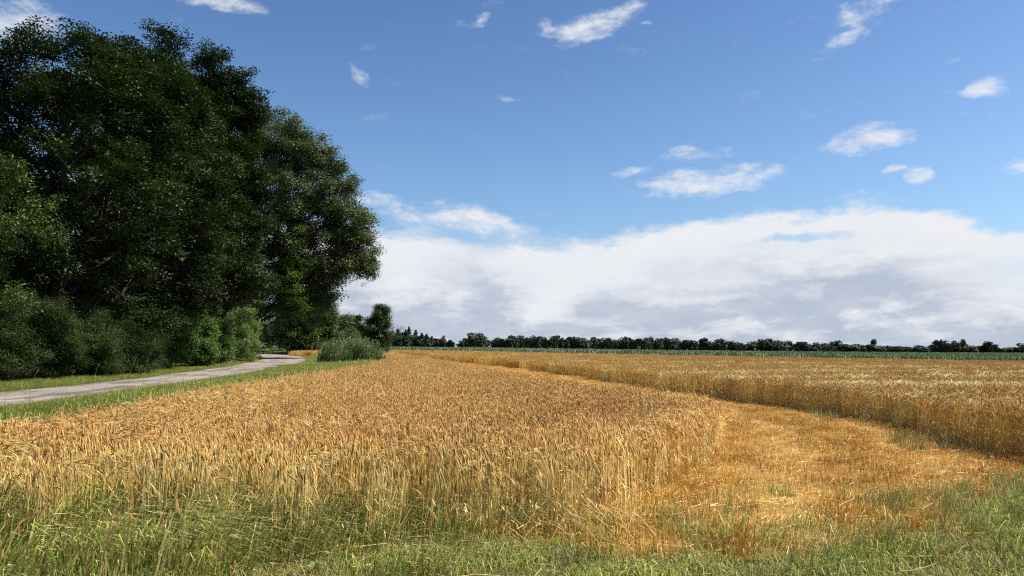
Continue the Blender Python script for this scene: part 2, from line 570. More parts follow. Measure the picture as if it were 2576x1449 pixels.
sheet('field_soil', P_NEAR, 0.5, 0.02, M_FIELD, 'brown field soil under the near barley')
sheet('field_soil', P_RIGHT, 1.5, 0.03, M_FIELD, 'brown field soil under the wide barley field')
sheet('stubble_soil', P_STUB, 0.4, 0.026, M_STUBSOIL, 'golden straw covered soil of the mown swath')
sheet('field_soil', P_CROP, 4.0, 0.04, M_GROUND, 'soil under the green maize field')

vs, fs, ac = [], [], []
for k, (cx, cy, hw) in enumerate(RD):
    nx_, ny_ = RD[min(k + 1, len(RD) - 1)][:2] - RD[max(k - 1, 0)][:2]
    L = math.hypot(nx_, ny_); sx, sy = ny_ / L, -nx_ / L
    for q in range(9):
        t = -1 + q / 4
        wob = 0.10 * math.sin(cy * 1.7 + q) + 0.07 * math.sin(cy * 4.1) if abs(t) == 1 else 0
        x, y = cx + sx * (hw + wob) * t, cy + sy * (hw + wob) * t
        vs.append((x, y, float(ter(x, y)) + 0.035 + 0.03 * (1 - t * t)))
        ac.append(t)
    if k:
        for q in range(8):
            a = (k - 1) * 9 + q
            fs.append((a, a + 1, a + 10, a + 9))
me = bpy.data.meshes.new('road')
me.from_pydata(vs, [], fs)
a_ = me.attributes.new('across', 'FLOAT', 'POINT'); a_.data.foreach_set('value', np.array(ac, np.float32))
me.materials.append(M_ROAD)
me.polygons.foreach_set('use_smooth', [True] * len(me.polygons))
link('road', me, label='narrow pale farm lane curving behind the trees', kind='structure')

# ------------------------------------------------------------------ barley
STEM = [(0.65, 0.45, 0.155), (0.61, 0.395, 0.115), (0.74, 0.57, 0.25), (0.55, 0.325, 0.085)]
EAR = [(0.45, 0.235, 0.062), (0.52, 0.295, 0.088), (0.31, 0.15, 0.042), (0.58, 0.355, 0.115)]
AWN = [(0.68, 0.48, 0.19), (0.63, 0.41, 0.135), (0.76, 0.59, 0.29)]


def jit(c, a=0.12):
    k = 1 + random.uniform(-a, a)
    return tuple(min(0.9, v * k * (1 + random.uniform(-.04, .04))) for v in c)


def barley(mb, x, y, h, lean, wdir, nod, lod=0, parts=None):
    """stalk that bends over into a hanging ear with awns"""
    wx, wy = math.cos(wdir), math.sin(wdir)
    st = parts['stem'] if parts else mb
    er = parts['ear'] if parts else mb
    aw = parts['awn'] if parts else mb
    lf = parts['leaf'] if parts else mb
    n = (5, 3, 2)[lod]
    pts = []
    for i in range(n + 1):
        t = i / n
        pts.append(Vector((x + wx * lean * h * t * t, y + wy * lean * h * t * t, h * t)))
    ph = math.atan2(2 * lean, 1.0)               # lean of the tip from upright
    p = pts[-1].copy()
    na_ = (4, 2, 1)[lod]
    arc = (0.05 if nod > R(146) else .07) * random.uniform(.8, 1.4)
    for i in range(na_):
        ph += (nod - ph) * (i + 1) / na_ * 0.75
        p = p + Vector((wx * math.sin(ph), wy * math.sin(ph), math.cos(ph))) * (arc / na_)
        pts.append(p.copy())
    r = 0.0029 if lod == 0 else (0.0042 if lod == 1 else 0.006)
    cs = jit(random.choice(STEM))
    st.tube(pts, [r * (1.15 - 0.5 * i / len(pts)) for i in range(len(pts))], tuple(v * .85 for v in cs), 3, tuple(min(.85, v * 1.12) for v in cs))
    ph = nod
    dv = Vector((wx * math.sin(ph), wy * math.sin(ph), math.cos(ph)))
    sd = Vector((-wy, wx, 0))
    el_ = random.uniform(.065, .095)
    ce = jit(random.choice(EAR), .2)
    rr = 0.0078 if lod == 0 else (0.010 if lod == 1 else 0.013)
    if lod == 0:
        q = [p, p + dv * el_ * .15, p + dv * el_ * .5, p + dv * el_ * .85, p + dv * el_]
        er.tube(q, [.003, rr, rr * 1.05, rr * .7, .002], ce, 4)
    else:
        q = [p, p + dv * el_ * .4, p + dv * el_ * 1.1]
        er.tube(q, [.003, rr, .002], ce, 3)
    na2 = (11, 5, 3)[lod]
    aw_l = random.uniform(.09, .14)
    for i in range(na2):
        b = p + dv * el_ * random.uniform(.1, .95)
        sp = .42 if nod < R(126) else .2
        f = random.uniform(-sp, sp); g_ = random.uniform(-.5 * sp, 1.1 * sp)
        up = Vector((wx * math.cos(ph), wy * math.cos(ph), -math.sin(ph)))
        tip = b + (dv + sd * f + up * g_).normalized() * aw_l * random.uniform(.8, 1.1)
        wv = (0.0014, 0.0026, 0.0045)[lod]
        o = Vector((random.uniform(-1, 1), random.uniform(-1, 1), random.uniform(-1, 1))).normalized() * wv
        aw.tri(b - o, b + o, tip, jit(random.choice(AWN)))
    if lod < 2:
        for i in range(1):
            z0 = h * random.uniform(.15, .6); t = z0 / h
            b = Vector((x + wx * lean * h * t * t, y + wy * lean * h * t * t, z0))
            a = random.uniform(0, 6.28); l = random.uniform(.08, .2)
            o = Vector((math.cos(a), math.sin(a), 0))
            lf.ribbon([b, b + o * l * .4 + Vector((0, 0, l * .4)), b + o * l * .8 + Vector((0, 0, l * .25)), b + o * l + Vector((0, 0, -l * .25))],
                      .0035 if lod == 0 else .005, (-o.y, o.x, 0), jit(random.choice(STEM)), jit(random.choice(AWN)))


def barley_clump(i, lod, size, n, windy=False):
    mb = MB()
    for _ in range(n):
        x, y = random.uniform(-size / 2, size / 2), random.uniform(-size / 2, size / 2)
        wd = random.gauss(-.15, .75) if not windy else random.gauss(-.05, .35)
        if windy:
            barley(mb, x, y, random.uniform(.56, .70), random.uniform(.12, .38), wd, R(random.uniform(70, 125)), lod)
        else:
            barley(mb, x, y, random.gauss(.66, .075), abs(random.gauss(.02, .04)), wd, R(random.uniform(148, 180)), lod)
    return proto('barley_clump', mb.mesh('barley_clump', M_STRAW))


B0 = [barley_clump(i, 0, .32, 20) for i in range(7)] + [barley_clump(i, 0, .32, 18, True) for i in range(3)]
B1 = [barley_clump(i, 1, .55, 42) for i in range(4)] + [barley_clump(i, 1, .55, 66, True) for i in range(2)]
B2 = [barley_clump(i, 2, 1.3, 170) for i in range(3)] + [barley_clump(i, 2, 1.3, 190, True) for i in range(2)]


BD = [barley_clump(i, 0, .32, 27) for i in range(5)] + [barley_clump(i, 0, .32, 26, True) for i in range(3)]


def tints(n, amt=0.12, hue=0.05):
    b = rng.normal(0, amt, (n, 1))
    return np.clip(b + rng.normal(0, hue, (n, 3)), -.45, .5)


def barley_field(name, poly, label, lods, windfn, tintfn, dens=None):
    pts_all, outs = None, []
    for lod, (y0, y1, step, protos, nn, nw, *only) in enumerate(lods):
        xs_ = [p[0] for p in poly]
        x, y = jgrid(min(xs_), max(xs_), y0, y1, step)
        k = pip(x, y, poly) & seen(x, y, 3.0)
        x, y = x[k], y[k]
        if only:
            k = only[0](x, y); x, y = x[k], y[k]
        elif dens is not None:
            k = rng.random(len(x)) < dens(x, y); x, y = x[k], y[k]
        n = len(x)
        wv = windfn(x, y)
        windy = rng.random(n) < wv
        idx = np.where(windy, nn + rng.integers(0, nw, n), rng.integers(0, nn, n))
        rot = np.stack([rng.normal(0, .05, n), rng.normal(0, .05, n), rng.normal(0, .45, n)], 1)
        base = rng.normal(1, .045, n) * (1 + .05 * nz(x, y, .8, 2.0))
        scl = np.stack([rng.normal(1, .05, n), rng.normal(1, .05, n), base], 1)
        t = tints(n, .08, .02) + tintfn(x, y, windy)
        outs.append((lod, protos, np.stack([x, y, ter(x, y)], 1), rot, scl, idx, t))
    # one object, all distances together
    off, allp = 0, []
    P, Ro, Sc, Ix, Ti = [], [], [], [], []
    for lod, protos, p, ro, sc, ix, ti in outs:
        P.append(p); Ro.append(ro); Sc.append(sc); Ix.append(ix + off); Ti.append(ti)
        allp += protos; off += len(protos)
    scatter(name, name + str(len(label)), allp, np.concatenate(P), np.concatenate(Ro), np.concatenate(Sc), np.concatenate(Ix), np.concatenate(Ti),
            label=label, cat='barley', kind='stuff')


def wind_near(x, y):
    # the verge corner at the left is blown over
    return np.clip(.06 + .75 * sst(-3.0, -6.5, x) * sst(24, 11, y) + .12 * nz(x, y, .5, 1.0), 0, .9)


def tint_near(x, y, windy):
    v = .06 * nz(x, y, .35, 4.0) + .10 * nz(x, y, 1.1, 9.0)
    pale = .40 * sst(-.4, 2.2, x - np.interp(y, [7, 9.6, 12.9, 14.4, 18], [-.8, .6, 2.0, 2.2, 1.4])) * sst(19, 13, y) + .10 * windy  # sunlight on the right edge painted as paler stalks; wind-blown clumps paler too
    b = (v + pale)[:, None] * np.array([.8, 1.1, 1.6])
    gr = (sst(9.0, 6.5, y) + .8 * sst(-2.5, -6, x) * sst(.1, .7, nz(x, y, .9, 7.0)))[:, None] * np.array([-.07, .05, .0])
    return b + gr


def front_dens(x, y):
    fx = np.interp(x, [-6.2, -4.2, -2, -.4, .7, 1.5], [7.0, 6.5, 6.15, 6.4, 7.2, 8.4])
    left = sst(.0, -3.0, x)
    return np.clip(.30 - .14 * left + (y - fx) * (.55 - .12 * left) + .30 * nz(x, y, 2.2, 3.0), .07, 1)


barley_field('barley_field', P_NEAR, 'dense ripe golden barley standing in the near plot before the camera',
             [(5.5, 20, .24, B0, 7, 3), (20, 46, .42, B1, 4, 2), (46, 130, 1.0, B2, 3, 2),
              (7.4, 19, .21, BD, 5, 3, lambda x, y: (rng.random(len(x)) < .1 + .9 * sst(7.6, 11.5, y)) & (x > np.interp(y, [8.4, 9.6, 11.2, 12.9, 14.4, 18, 22], [1.5, 2.1, 2.9, 3.5, 3.6, 2.6, 1.5]) - .55 + .3 * nz(x, y, 3.0, 2.0)))], wind_near, tint_near, front_dens)


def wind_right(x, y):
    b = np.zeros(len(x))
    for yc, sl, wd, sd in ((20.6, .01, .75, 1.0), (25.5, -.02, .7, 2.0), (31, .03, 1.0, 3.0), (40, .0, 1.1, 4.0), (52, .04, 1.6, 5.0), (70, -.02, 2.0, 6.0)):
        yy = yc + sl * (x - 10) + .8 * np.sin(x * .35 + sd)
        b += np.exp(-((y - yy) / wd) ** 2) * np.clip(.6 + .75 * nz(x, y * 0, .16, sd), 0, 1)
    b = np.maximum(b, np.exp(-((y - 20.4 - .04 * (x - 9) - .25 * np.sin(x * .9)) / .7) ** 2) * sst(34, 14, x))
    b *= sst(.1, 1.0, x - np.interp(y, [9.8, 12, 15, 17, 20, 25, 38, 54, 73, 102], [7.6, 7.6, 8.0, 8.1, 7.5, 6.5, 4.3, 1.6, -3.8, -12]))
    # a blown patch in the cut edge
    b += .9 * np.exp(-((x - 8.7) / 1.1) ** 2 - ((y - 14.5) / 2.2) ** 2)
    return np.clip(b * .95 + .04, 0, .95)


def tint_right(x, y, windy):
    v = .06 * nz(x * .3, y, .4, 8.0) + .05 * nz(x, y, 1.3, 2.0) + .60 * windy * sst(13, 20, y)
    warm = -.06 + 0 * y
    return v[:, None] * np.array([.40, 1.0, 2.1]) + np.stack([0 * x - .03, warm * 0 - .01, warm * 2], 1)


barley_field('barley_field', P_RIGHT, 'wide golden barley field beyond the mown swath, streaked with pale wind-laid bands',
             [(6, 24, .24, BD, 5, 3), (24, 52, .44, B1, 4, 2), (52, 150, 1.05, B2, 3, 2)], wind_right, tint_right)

barley_field('barley_field', [(-30.2, 101), (-26.6, 101), (-25.6, 112), (-30.4, 112)], 'small strip of ripe barley behind the lane bend, left of the reeds',
             [(100, 113, .9, B2, 3, 2)], lambda x, y: .1 + 0 * x, lambda x, y, wd: np.zeros((len(x), 3)))

# ------------------------------------------------------------------ stubble
def stub_clump(i, lod):
    mb = MB()
    size, n = ((.4, 62), (1.0, 190))[lod]
    for _ in range(n):
        x, y = random.uniform(-size / 2, size / 2), random.uniform(-size / 2, size / 2)
        h = random.uniform(.06, .13)
        a = random.uniform(0, 6.28); l = random.uniform(0, .25) * h
        c = jit(random.choice([(.57, .335, .062), (.61, .38, .08), (.49, .27, .048), (.69, .49, .18)]), .15)
        mb.tube([(x, y, 0), (x + l * math.cos(a), y + l * math.sin(a), h)], (.0028, .0045)[lod], c, 3)
        if random.random() < .2:
            o = Vector((math.cos(a), math.sin(a), 0)); b = Vector((x, y, h * .6)); q = random.uniform(.04, .12)
            mb.ribbon([b, b + o * q * .6 + Vector((0, 0, .02)), b + o * q + Vector((0, 0, -.03))], .004, (-o.y, o.x, 0), jit((.60, .38, .10)), jit((.70, .50, .2)))
    for _ in range(n // 16):
        x, y = random.uniform(-size / 2, size / 2), random.uniform(-size / 2, size / 2)
        a = random.uniform(0, 6.28); l = random.uniform(.05, .22); z = random.uniform(.02, .11)
        mb.tube([(x, y, z), (x + l * math.cos(a), y + l * math.sin(a), z + random.uniform(-.03, .05))], (.0025, .004)[lod], jit((.74, .56, .27)), 3)
    return proto('stubble_clump', mb.mesh('stubble_clump', M_STRAW))


ST = [stub_clump(i, 0) for i in range(5)] + [stub_clump(i, 1) for i in range(2)]
P, Ix = [], []
for y0, y1, st, lo, nn in ((5.6, 22, .30, 0, 5), (22, 140, .85, 5, 2)):
    x, y = jgrid(-25, 9, y0, y1, st)
    k = pip(x, y, P_STUB) & seen(x, y)
    P.append(np.stack([x[k], y[k], ter(x[k], y[k])], 1)); Ix.append(lo + rng.integers(0, nn, k.sum()))
P = np.concatenate(P); Ix = np.concatenate(Ix); n = len(P)
row = nz(P[:, 0], P[:, 1] * .35, 1.3, 5.0)
trk = np.zeros(n)
for off in (0.0, 1.9):      # wheel tracks with flattened pale straw, following the swath
    tx = np.interp(P[:, 1], [6, 8.4, 11.5, 15.8, 20, 30], [2.3, 2.95, 4.3, 5.5, 5.5, 3.0]) + off
    trk = np.maximum(trk, np.exp(-((P[:, 0] - tx) / .3) ** 2) * (1 - .2 * off) * np.clip(.75 + .6 * nz(P[:, 0], P[:, 1], .9, 3.0), 0, 1))
pale = .55 * trk + .16 * sst(.25, .9, row) * sst(16, 10, P[:, 1]) + .08 * nz(P[:, 0], P[:, 1], 2.5, 1.0)
hs = (1 - .5 * trk) * (1 + .55 * sst(8.2, 6.4, P[:, 1])) + .15 * nz(P[:, 0], P[:, 1], 1.7, 7.0)
scatter('barley_stubble', 'stubble', ST, P, np.stack([rng.normal(0, .04, n), rng.normal(0, .04, n), rng.uniform(0, 6.28, n)], 1),
        np.stack([np.ones(n), np.ones(n), hs], 1), Ix, tints(n, .07, .02) + pale[:, None] * np.array([.8, 1.25, 2.4]),
        label='short orange gold stubble on the mown swath between the two barley stands', cat='stubble', kind='stuff')

# ------------------------------------------------------------------ grass
GREENS = [(.155, .205, .04), (.20, .25, .055), (.11, .155, .032), (.27, .30, .085)]
DRYS = [(.42, .33, .14), (.34, .25, .10), (.50, .42, .2)]


def tuft(i, n, rad, hmin, hmax, lean, dry, wid, wdir=0.0, spread=1.2):
    mb = MB()
    for _ in range(n):
        a = random.uniform(0, 6.28); r0 = rad * math.sqrt(random.random())
        b = Vector((r0 * math.cos(a), r0 * math.sin(a), 0))
        h = random.uniform(hmin, hmax)
        dd = random.gauss(wdir, spread)
        o = Vector((math.cos(dd), math.sin(dd), 0)); l = h * abs(random.gauss(lean, .2))
        c = jit(random.choice(DRYS if random.random() < dry else GREENS), .2)
        c2 = tuple(min(.9, v * 1.35) for v in c)
        sd = Vector((-o.y, o.x, 0)) + Vector((random.uniform(-.6, .6), random.uniform(-.6, .6), 0))
        mb.ribbon([b, b + o * l * .22 + Vector((0, 0, h * .5)), b + o * l * .6 + Vector((0, 0, h * .85)), b + o * l + Vector((0, 0, h * (1 - .25 * l / h)))],
                  wid * random.uniform(.7, 1.3), sd, tuple(v * .8 for v in c), c2)
    return proto('grass_tuft', mb.mesh('grass_tuft', M_GRASS))


G_SHORT = [tuft(i, 34, .13, .05, .16, .55, .22, .0034, 0, 2.0) for i in range(5)]
G_DRY = [tuft(i, 30, .13, .03, .12, .9, .8, .003, 0, 2.0) for i in range(4)]
G_TALL = [tuft(i, 34, .15, .14, .44, .65, .40, .0042, -.1, .6) for i in range(5)]
G_MEAD = [tuft(i, 70, .30, .14, .42, .55, .05, .005, 0, 1.0) for i in range(3)]
G_FAR = [tuft(i, 90, .7, .15, .5, .5, .08, .010, 0, 1.4) for i in range(3)]


def grass(name, key, protos, x, y, label, tint=None, hs=None, zoff=0.0, rz=.5, cat='grass'):
    n = len(x)
    s = rng.uniform(.75, 1.25, n) if hs is None else hs * rng.uniform(.8, 1.2, n)
    t = tints(n, .10, .04) if tint is None else tint
    scatter(name, key, protos, np.stack([x, y, ter(x, y) + zoff], 1), np.stack([rng.normal(0, .08, n), rng.normal(0, .08, n), rng.normal(0, rz, n)], 1),
            s, rng.integers(0, len(protos), n), t, label=label, cat=cat, kind='stuff')


# foreground strip of short grass, green and dry by patches
x, y = jgrid(-7.5, 11, 3.6, 10.2, .085)
inN, inS, inR = pip(x, y, P_NEAR), pip(x, y, P_STUB), pip(x, y, P_RIGHT)
deepN = inN & (y > 8.2)
k = seen(x, y, 1.5) & ~deepN & ~inR & ~(inS & (rng.random(len(x)) > .20 * sst(7.6, 6.2, y) + .01))
k &= ~(inN & (rng.random(len(x)) > .6))
x, y = x[k], y[k]
pd = np.clip(.36 + .45 * nz(x, y, 1.5, 3.0) + .45 * nz(x, y, 4.1, 5.0) + .25 * sst(1.5, 5.5, x), .03, .95)
dry = rng.random(len(x)) < pd
br = (.24 * nz(x[~dry], y[~dry], 1.2, 8.0) + .2 * nz(x[~dry], y[~dry], 4.3, 2.0))[:, None] * np.array([1., .9, .7])
grass('grass', 'short', G_SHORT, x[~dry], y[~dry], 'short green grass along the field edge in the foreground', tint=tints((~dry).sum(), .12, .04) + br + .15, hs=1.0 + .45 * nz(x[~dry], y[~dry], 3.1, 7.0))
grass('dry_grass', 'dry', G_DRY, x[dry], y[dry], 'short bleached dry grass patches in the foreground', tint=tints(dry.sum(), .14, .03) - .28 + .2 * nz(x[dry], y[dry], 2.3, 1.0)[:, None])

# tall green grass among the first stalks
x, y = jgrid(-7.2, 6.8, 5.4, 10.6, .15)
fx = np.interp(x, [-6.2, -4.2, -2, -.4, .7, 1.5, 3, 4.6, 6.4], [7.0, 6.5, 6.15, 6.4, 6.7, 6.4, 6.0, 6.7, 8.4])
dn = np.abs(y - fx - .30)
left = sst(.2, -2.5, x)
den = np.clip((1.0 - dn / (.85 + .95 * left)) * (.38 + .34 * left) + .45 * nz(x, y, 1.9, 4.0) * (dn < 1.4), 0, 1)
k = (rng.random(len(x)) < den) & seen(x, y)
grass('tall_grass', 'tall', G_TALL, x[k], y[k], 'long green grass leaning right among the first barley stalks', tint=tints(k.sum(), .16, .05) + .10 + .18 * nz(x, y, 2.1, 5.0)[k][:, None],
      hs=((.78 + .45 * left) * (1 + .25 * nz(x, y, 2.6, 6.0)))[k], rz=.35)
x, y = jgrid(-6, 8, 4.2, 7.6, .34)
k = seen(x, y) & (rng.random(len(x)) < .22 + .5 * nz(x, y, 1.7, 9.0)) & ~pip(x, y, P_NEAR)
grass('tall_grass', 'tallf', G_TALL, x[k], y[k], 'scattered longer grass tufts in the foreground strip', tint=tints(k.sum(), .2, .06) + .1, hs=np.ones(k.sum()) * .5, rz=2.0)
# green weeds at the right front, and greenery at the foot of the far cut edge
x, y = jgrid(3.6, 9.5, 6.4, 12.5, .16)
k = seen(x, y) & (((y < 8.9 + .3 * (x - 5)) & (y > 6.8 + .45 * (x - 4)) & (rng.random(len(x)) < .62 + .4 * nz(x, y, 1.6, 2.0))))
x2, y2 = jgrid(4.5, 8.6, 11, 19, .2)
k2 = (np.abs(x2 - np.interp(y2, [9.8, 12, 15, 17, 20], [7.6, 7.6, 8.0, 8.1, 7.5]) + .5) < .55) & (rng.random(len(x2)) < .10 + .55 * nz(x2, y2, .9, 6.0))
grass('tall_grass', 'tallr', G_TALL, np.concatenate([x[k], x2[k2]]), np.concatenate([y[k], y2[k2]]), 'green grass tufts growing into the stubble at the right',
      hs=np.concatenate([np.ones(k.sum()) * .62, np.ones(k2.sum()) * .7]))

# verges of the lane
x, y = jgrid(-34, -6.5, 8, 62, .26)
rd = road_dist(x, y)
edge_x = np.interp(y, [10, 16, 24, 31, 42, 55, 70], [-7.0, -7.4, -7.7, -7.8, -8.0, -9.2, -11.2])
k = seen(x, y, 3) & (rd > .05 - .4 * (rng.random(len(x)) < .35)) & (x < edge_x + .3) & (x > -27)
x, y, rd = x[k], y[k], rd[k]
leftside = x < -17.5
hs = np.where(leftside, .55, np.clip(.25 + .30 * rd, .3, 1.0))
grass('meadow_grass', 'mead', G_MEAD, x, y, 'green meadow grass on both verges of the lane', tint=tints(len(x), .14, .05) + .05 + .10 * nz(x, y, .4, 3.0)[:, None], hs=hs, rz=.6)
x, y = jgrid(-75, -8, 60, 165, .75)
rd = road_dist(x, y)
edge_x = np.interp(y, [55, 70, 85, 104, 128, 150, 170], [-9.2, -11.2, -14.6, -19, -24.6, -23, -24])
k = seen(x, y, 3) & (rd > .25) & (x < edge_x + .4)
x, y, rd = x[k], y[k], rd[k]
grass('meadow_grass', 'farmead', G_FAR, x, y, 'rough grass beyond the bend of the lane', tint=tints(len(x), .14, .05) + .12 + .12 * nz(x, y, .25, 5.0)[:, None],
      hs=np.clip(.35 + .12 * rd, .35, 1.1), rz=3.0)

# ------------------------------------------------------------------ maize
def maize(i, n=9, size=1.2):
    mb = MB()
    for q in range(n):
        x = (q % 3 - 1) * size / 3 + random.uniform(-.1, .1); y = (q // 3 - 1) * size / 3 + random.uniform(-.08, .08)
        h = random.uniform(.75, 1.0)
        mb.tube([(x, y, 0), (x, y, h * .85)], [.02, .01], (.09, .15, .04), 3)
        a = random.uniform(0, 3.14)
        for l in range(7):
            a += math.pi + random.uniform(-.4, .4)
            o = Vector((math.cos(a), math.sin(a), 0)); b = Vector((x, y, h * (.15 + .1 * l))); L = random.uniform(.35, .6)
            c = jit(random.choice([(.052, .100, .030), (.072, .128, .042), (.040, .078, .025)]), .2)
            mb.ribbon([b, b + o * L * .35 + Vector((0, 0, L * .5)), b + o * L * .75 + Vector((0, 0, L * .5)), b + o * L * 1.05 + Vector((0, 0, L * .1))],
                      [.022, .036, .028, 0], (-o.y, o.x, 0), c, tuple(v * 1.3 for v in c))
    return proto('maize_clump', mb.mesh('maize_clump', M_CROP))


MZ = [maize(i) for i in range(5)]
x, y = jgrid(-40, 330, 90, 300, 1.25)
k = pip(x, y, P_CROP) & seen(x, y, 6)
x, y = x[k], y[k]; n = len(x)
scatter('maize_field', 'maize', MZ, np.stack([x, y, ter(x, y)], 1), np.stack([np.zeros(n), np.zeros(n), rng.uniform(0, 6.28, n)], 1),
        np.stack([np.ones(n) * 1.05, np.ones(n) * 1.05, rng.uniform(1.08, 1.32, n)], 1), rng.integers(0, 5, n), tints(n, .12, .04) + .15 * nz(x * .3, y, .12, 3.0)[:, None],
        label='green maize field behind the barley, below the far treeline', cat='maize', kind='stuff')

# ------------------------------------------------------------------ trees
def spray(i, n, rad, ll, lw, cols, flat=.6, droop=0.0):
    """one leafy twig end"""
    mb = MB()
    for _ in range(n):
        v = Vector((random.gauss(0, 1), random.gauss(0, 1), random.gauss(0, 1))).normalized() * rad * random.random() ** .45
        v.z *= flat
        out = Vector((v.x, v.y, v.z * .5)) + Vector((random.gauss(0, 1), random.gauss(0, 1), random.gauss(0, .4) - droop)) * rad * .6
        out.normalize()
        sd = out.cross(Vector((random.gauss(0, .30), random.gauss(0, .30), 1))).normalized()
        L = ll * random.uniform(.7, 1.25)
        mb.leaf(v, v + out * L, sd, lw * random.uniform(.8, 1.2), jit(random.choice(cols), .25))
    return proto('leafy_twig', mb.mesh('leafy_twig', M_LEAF))


OAKC = [(.023, .038, .011), (.030, .049, .014), (.017, .030, .009)]
ASPC = [(.070, .095, .038), (.086, .114, .046), (.054, .076, .030), (.15, .175, .105)]
YELC = [(.075, .125, .022), (.060, .105, .020), (.095, .145, .030)]
HAZC = [(.066, .115, .026), (.082, .138, .035), (.050, .092, .022)]
WILC = [(.085, .125, .040), (.105, .15, .055), (.070, .105, .035)]
SHRC = [(.032, .050, .015), (.042, .064, .019), (.024, .040, .012), (.060, .080, .028)]
SP = {
    'oak': [spray(i, 24, .42, .17, .056, OAKC) for i in range(4)],
    'aspen': [spray(i, 26, .42, .13, .060, ASPC, .8, .4) for i in range(4)],
    'yellow': [spray(i, 28, .42, .13, .045, YELC, .7, .3) for i in range(3)],
    'hazel': [spray(i, 26, .34, .10, .042, HAZC, .6, .3) for i in range(3)],
    'willow': [spray(i, 30, .40, .16, .028, WILC, .9, -.3) for i in range(3)],
    'shrub': [spray(i, 34, .34, .065, .028, SHRC) for i in range(4)],
    'ash': [spray(i, 26, .40, .16, .045, [(.042, .070, .016), (.054, .086, .020), (.032, .055, .013)], .7, .4) for i in range(3)],
}


def bez(p0, p1, p2, n):
    return [p0 * (1 - t) ** 2 + p1 * 2 * t * (1 - t) + p2 * t * t for t in [i / n for i in range(n + 1)]]


def tree(name, label, cat, loc, lobes, spec, nclump, nspray, clump_r=.8, trunk_r=.3, sscale=1.0, group=None, seed=1, trunk_h=None, tone=0.0, solid=.5, bare=0.0, stems=1):
    """lobes: (dx, dy, z, rx, ry, rz) ellipsoids of the crown about the trunk foot"""
    r = np.random.default_rng(seed)
    x0, y0 = loc
    root = bpy.data.objects.new(name, None)
    root.location = (x0, y0, float(ter(x0, y0)) - .05)
    root.empty_display_size = .5
    COL.objects.link(root)
    tag(root, label, cat, group)
    lob = np.array(lobes, float)
    vol = (lob[:, 3] * lob[:, 4] * lob[:, 5]) ** .75
    cl = []
    cnt = np.maximum(3, (vol / vol.sum() * nclump).astype(int))
    for (dx, dy, z, rx, ry, rz), c in zip(lob, cnt):
        v = r.normal(size=(c, 3)); v /= np.linalg.norm(v, axis=1)[:, None]
        rad = solid + (1.04 - solid) * r.random(c) ** .6
        rad *= 1 + .10 * r.normal(size=c)
        rad = np.where(r.random(c) < .16, solid * r.random(c), rad)      # some leaves inside too
        cl.append(np.stack([dx + v[:, 0] * rx * rad, dy + v[:, 1] * ry * rad, z + v[:, 2] * rz * rad], 1))
    cl = np.concatenate(cl)
    cl = cl[cl[:, 2] > .35 * clump_r]
    # leaves
    m = len(cl)
    cs = clump_r * r.uniform(.6, 1.3, m)
    ids = np.repeat(np.arange(m), np.maximum(2, (nspray * (cs / clump_r) ** 1.5).astype(int)))
    off = r.normal(size=(len(ids), 3)) * np.array([.46, .46, .30]) * cs[ids][:, None]
    pts = cl[ids] + off
    pts[:, 2] = np.maximum(pts[:, 2], .12)
    n = len(pts)
    ct = r.normal(0, .17, m)
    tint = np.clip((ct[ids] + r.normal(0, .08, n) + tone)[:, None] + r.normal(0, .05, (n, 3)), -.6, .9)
    protos = SP[spec]
    scatter('crown', 'leaf_' + spec, protos, pts, np.stack([r.normal(0, .22, n), r.normal(0, .22, n), r.uniform(0, 6.28, n)], 1),
            r.uniform(.75, 1.25, n) * sscale, r.integers(0, len(protos), n), tint, parent=root, kind='stuff')
    # trunk and limbs
    mb = MB()
    top = lob[:, 2].max()
    th = trunk_h or top * .8
    white = (1, 1, 1)
    mids = []
    for s in range(stems):
        cx, cy = (lob[:, 0].mean() * .4, lob[:, 1].mean() * .4)
        bx, by = (0, 0) if stems == 1 else (r.normal(0, .35), r.normal(0, .35))
        tx, ty = (cx, cy) if stems == 1 else (r.normal(cx, lob[:, 3].max() * .35), r.normal(cy, lob[:, 4].max() * .35))
        tp = [Vector((bx + (tx - bx) * (t ** 1.3) + .12 * math.sin(3 * t + seed), by + (ty - by) * (t ** 1.3) + .12 * math.cos(4 * t + seed), th * t)) for t in np.linspace(0, 1, 9)]
        rr = [trunk_r * (1.35 if i == 0 else 1.0) * (1 - .82 * i / 8) / math.sqrt(stems) for i in range(9)]
        mb.tube(tp, rr, white, 8)
        mids.append((tp, rr))
    for li, (dx, dy, z, rx, ry, rz) in enumerate(lob):
        tp, rr = mids[li % len(mids)]
        zs = min(th * .92, max(th * .18, z - rz * .8 - .35 * math.hypot(dx, dy)))
        k = int(zs / th * 8)
        p0 = tp[k]; p2 = Vector((dx, dy, z))
        p1 = (p0 + p2) * .5 + Vector((0, 0, .15 * (p2 - p0).length))
        path = bez(p0, p1, p2, 6)
        r0 = rr[k] * .55
        mb.tube(path, [r0 * (1 - .75 * i / 6) for i in range(7)], white, 5)
        sel = [c for c in cl if abs(c[0] - dx) < rx * 1.1 and abs(c[1] - dy) < ry * 1.1 and abs(c[2] - z) < rz * 1.1][:14]
        for c in sel:
            a = path[r.integers(2, 7)]
            b = Vector(c)
            mb.tube(bez(a, (a + b) * .5 + Vector((0, 0, .1 * (b - a).length)), b, 3), [r0 * .3, r0 * .22, r0 * .15, r0 * .06], white, 4)
    link('trunk', mb.mesh('trunk', M_BARK, True), root)
    return root


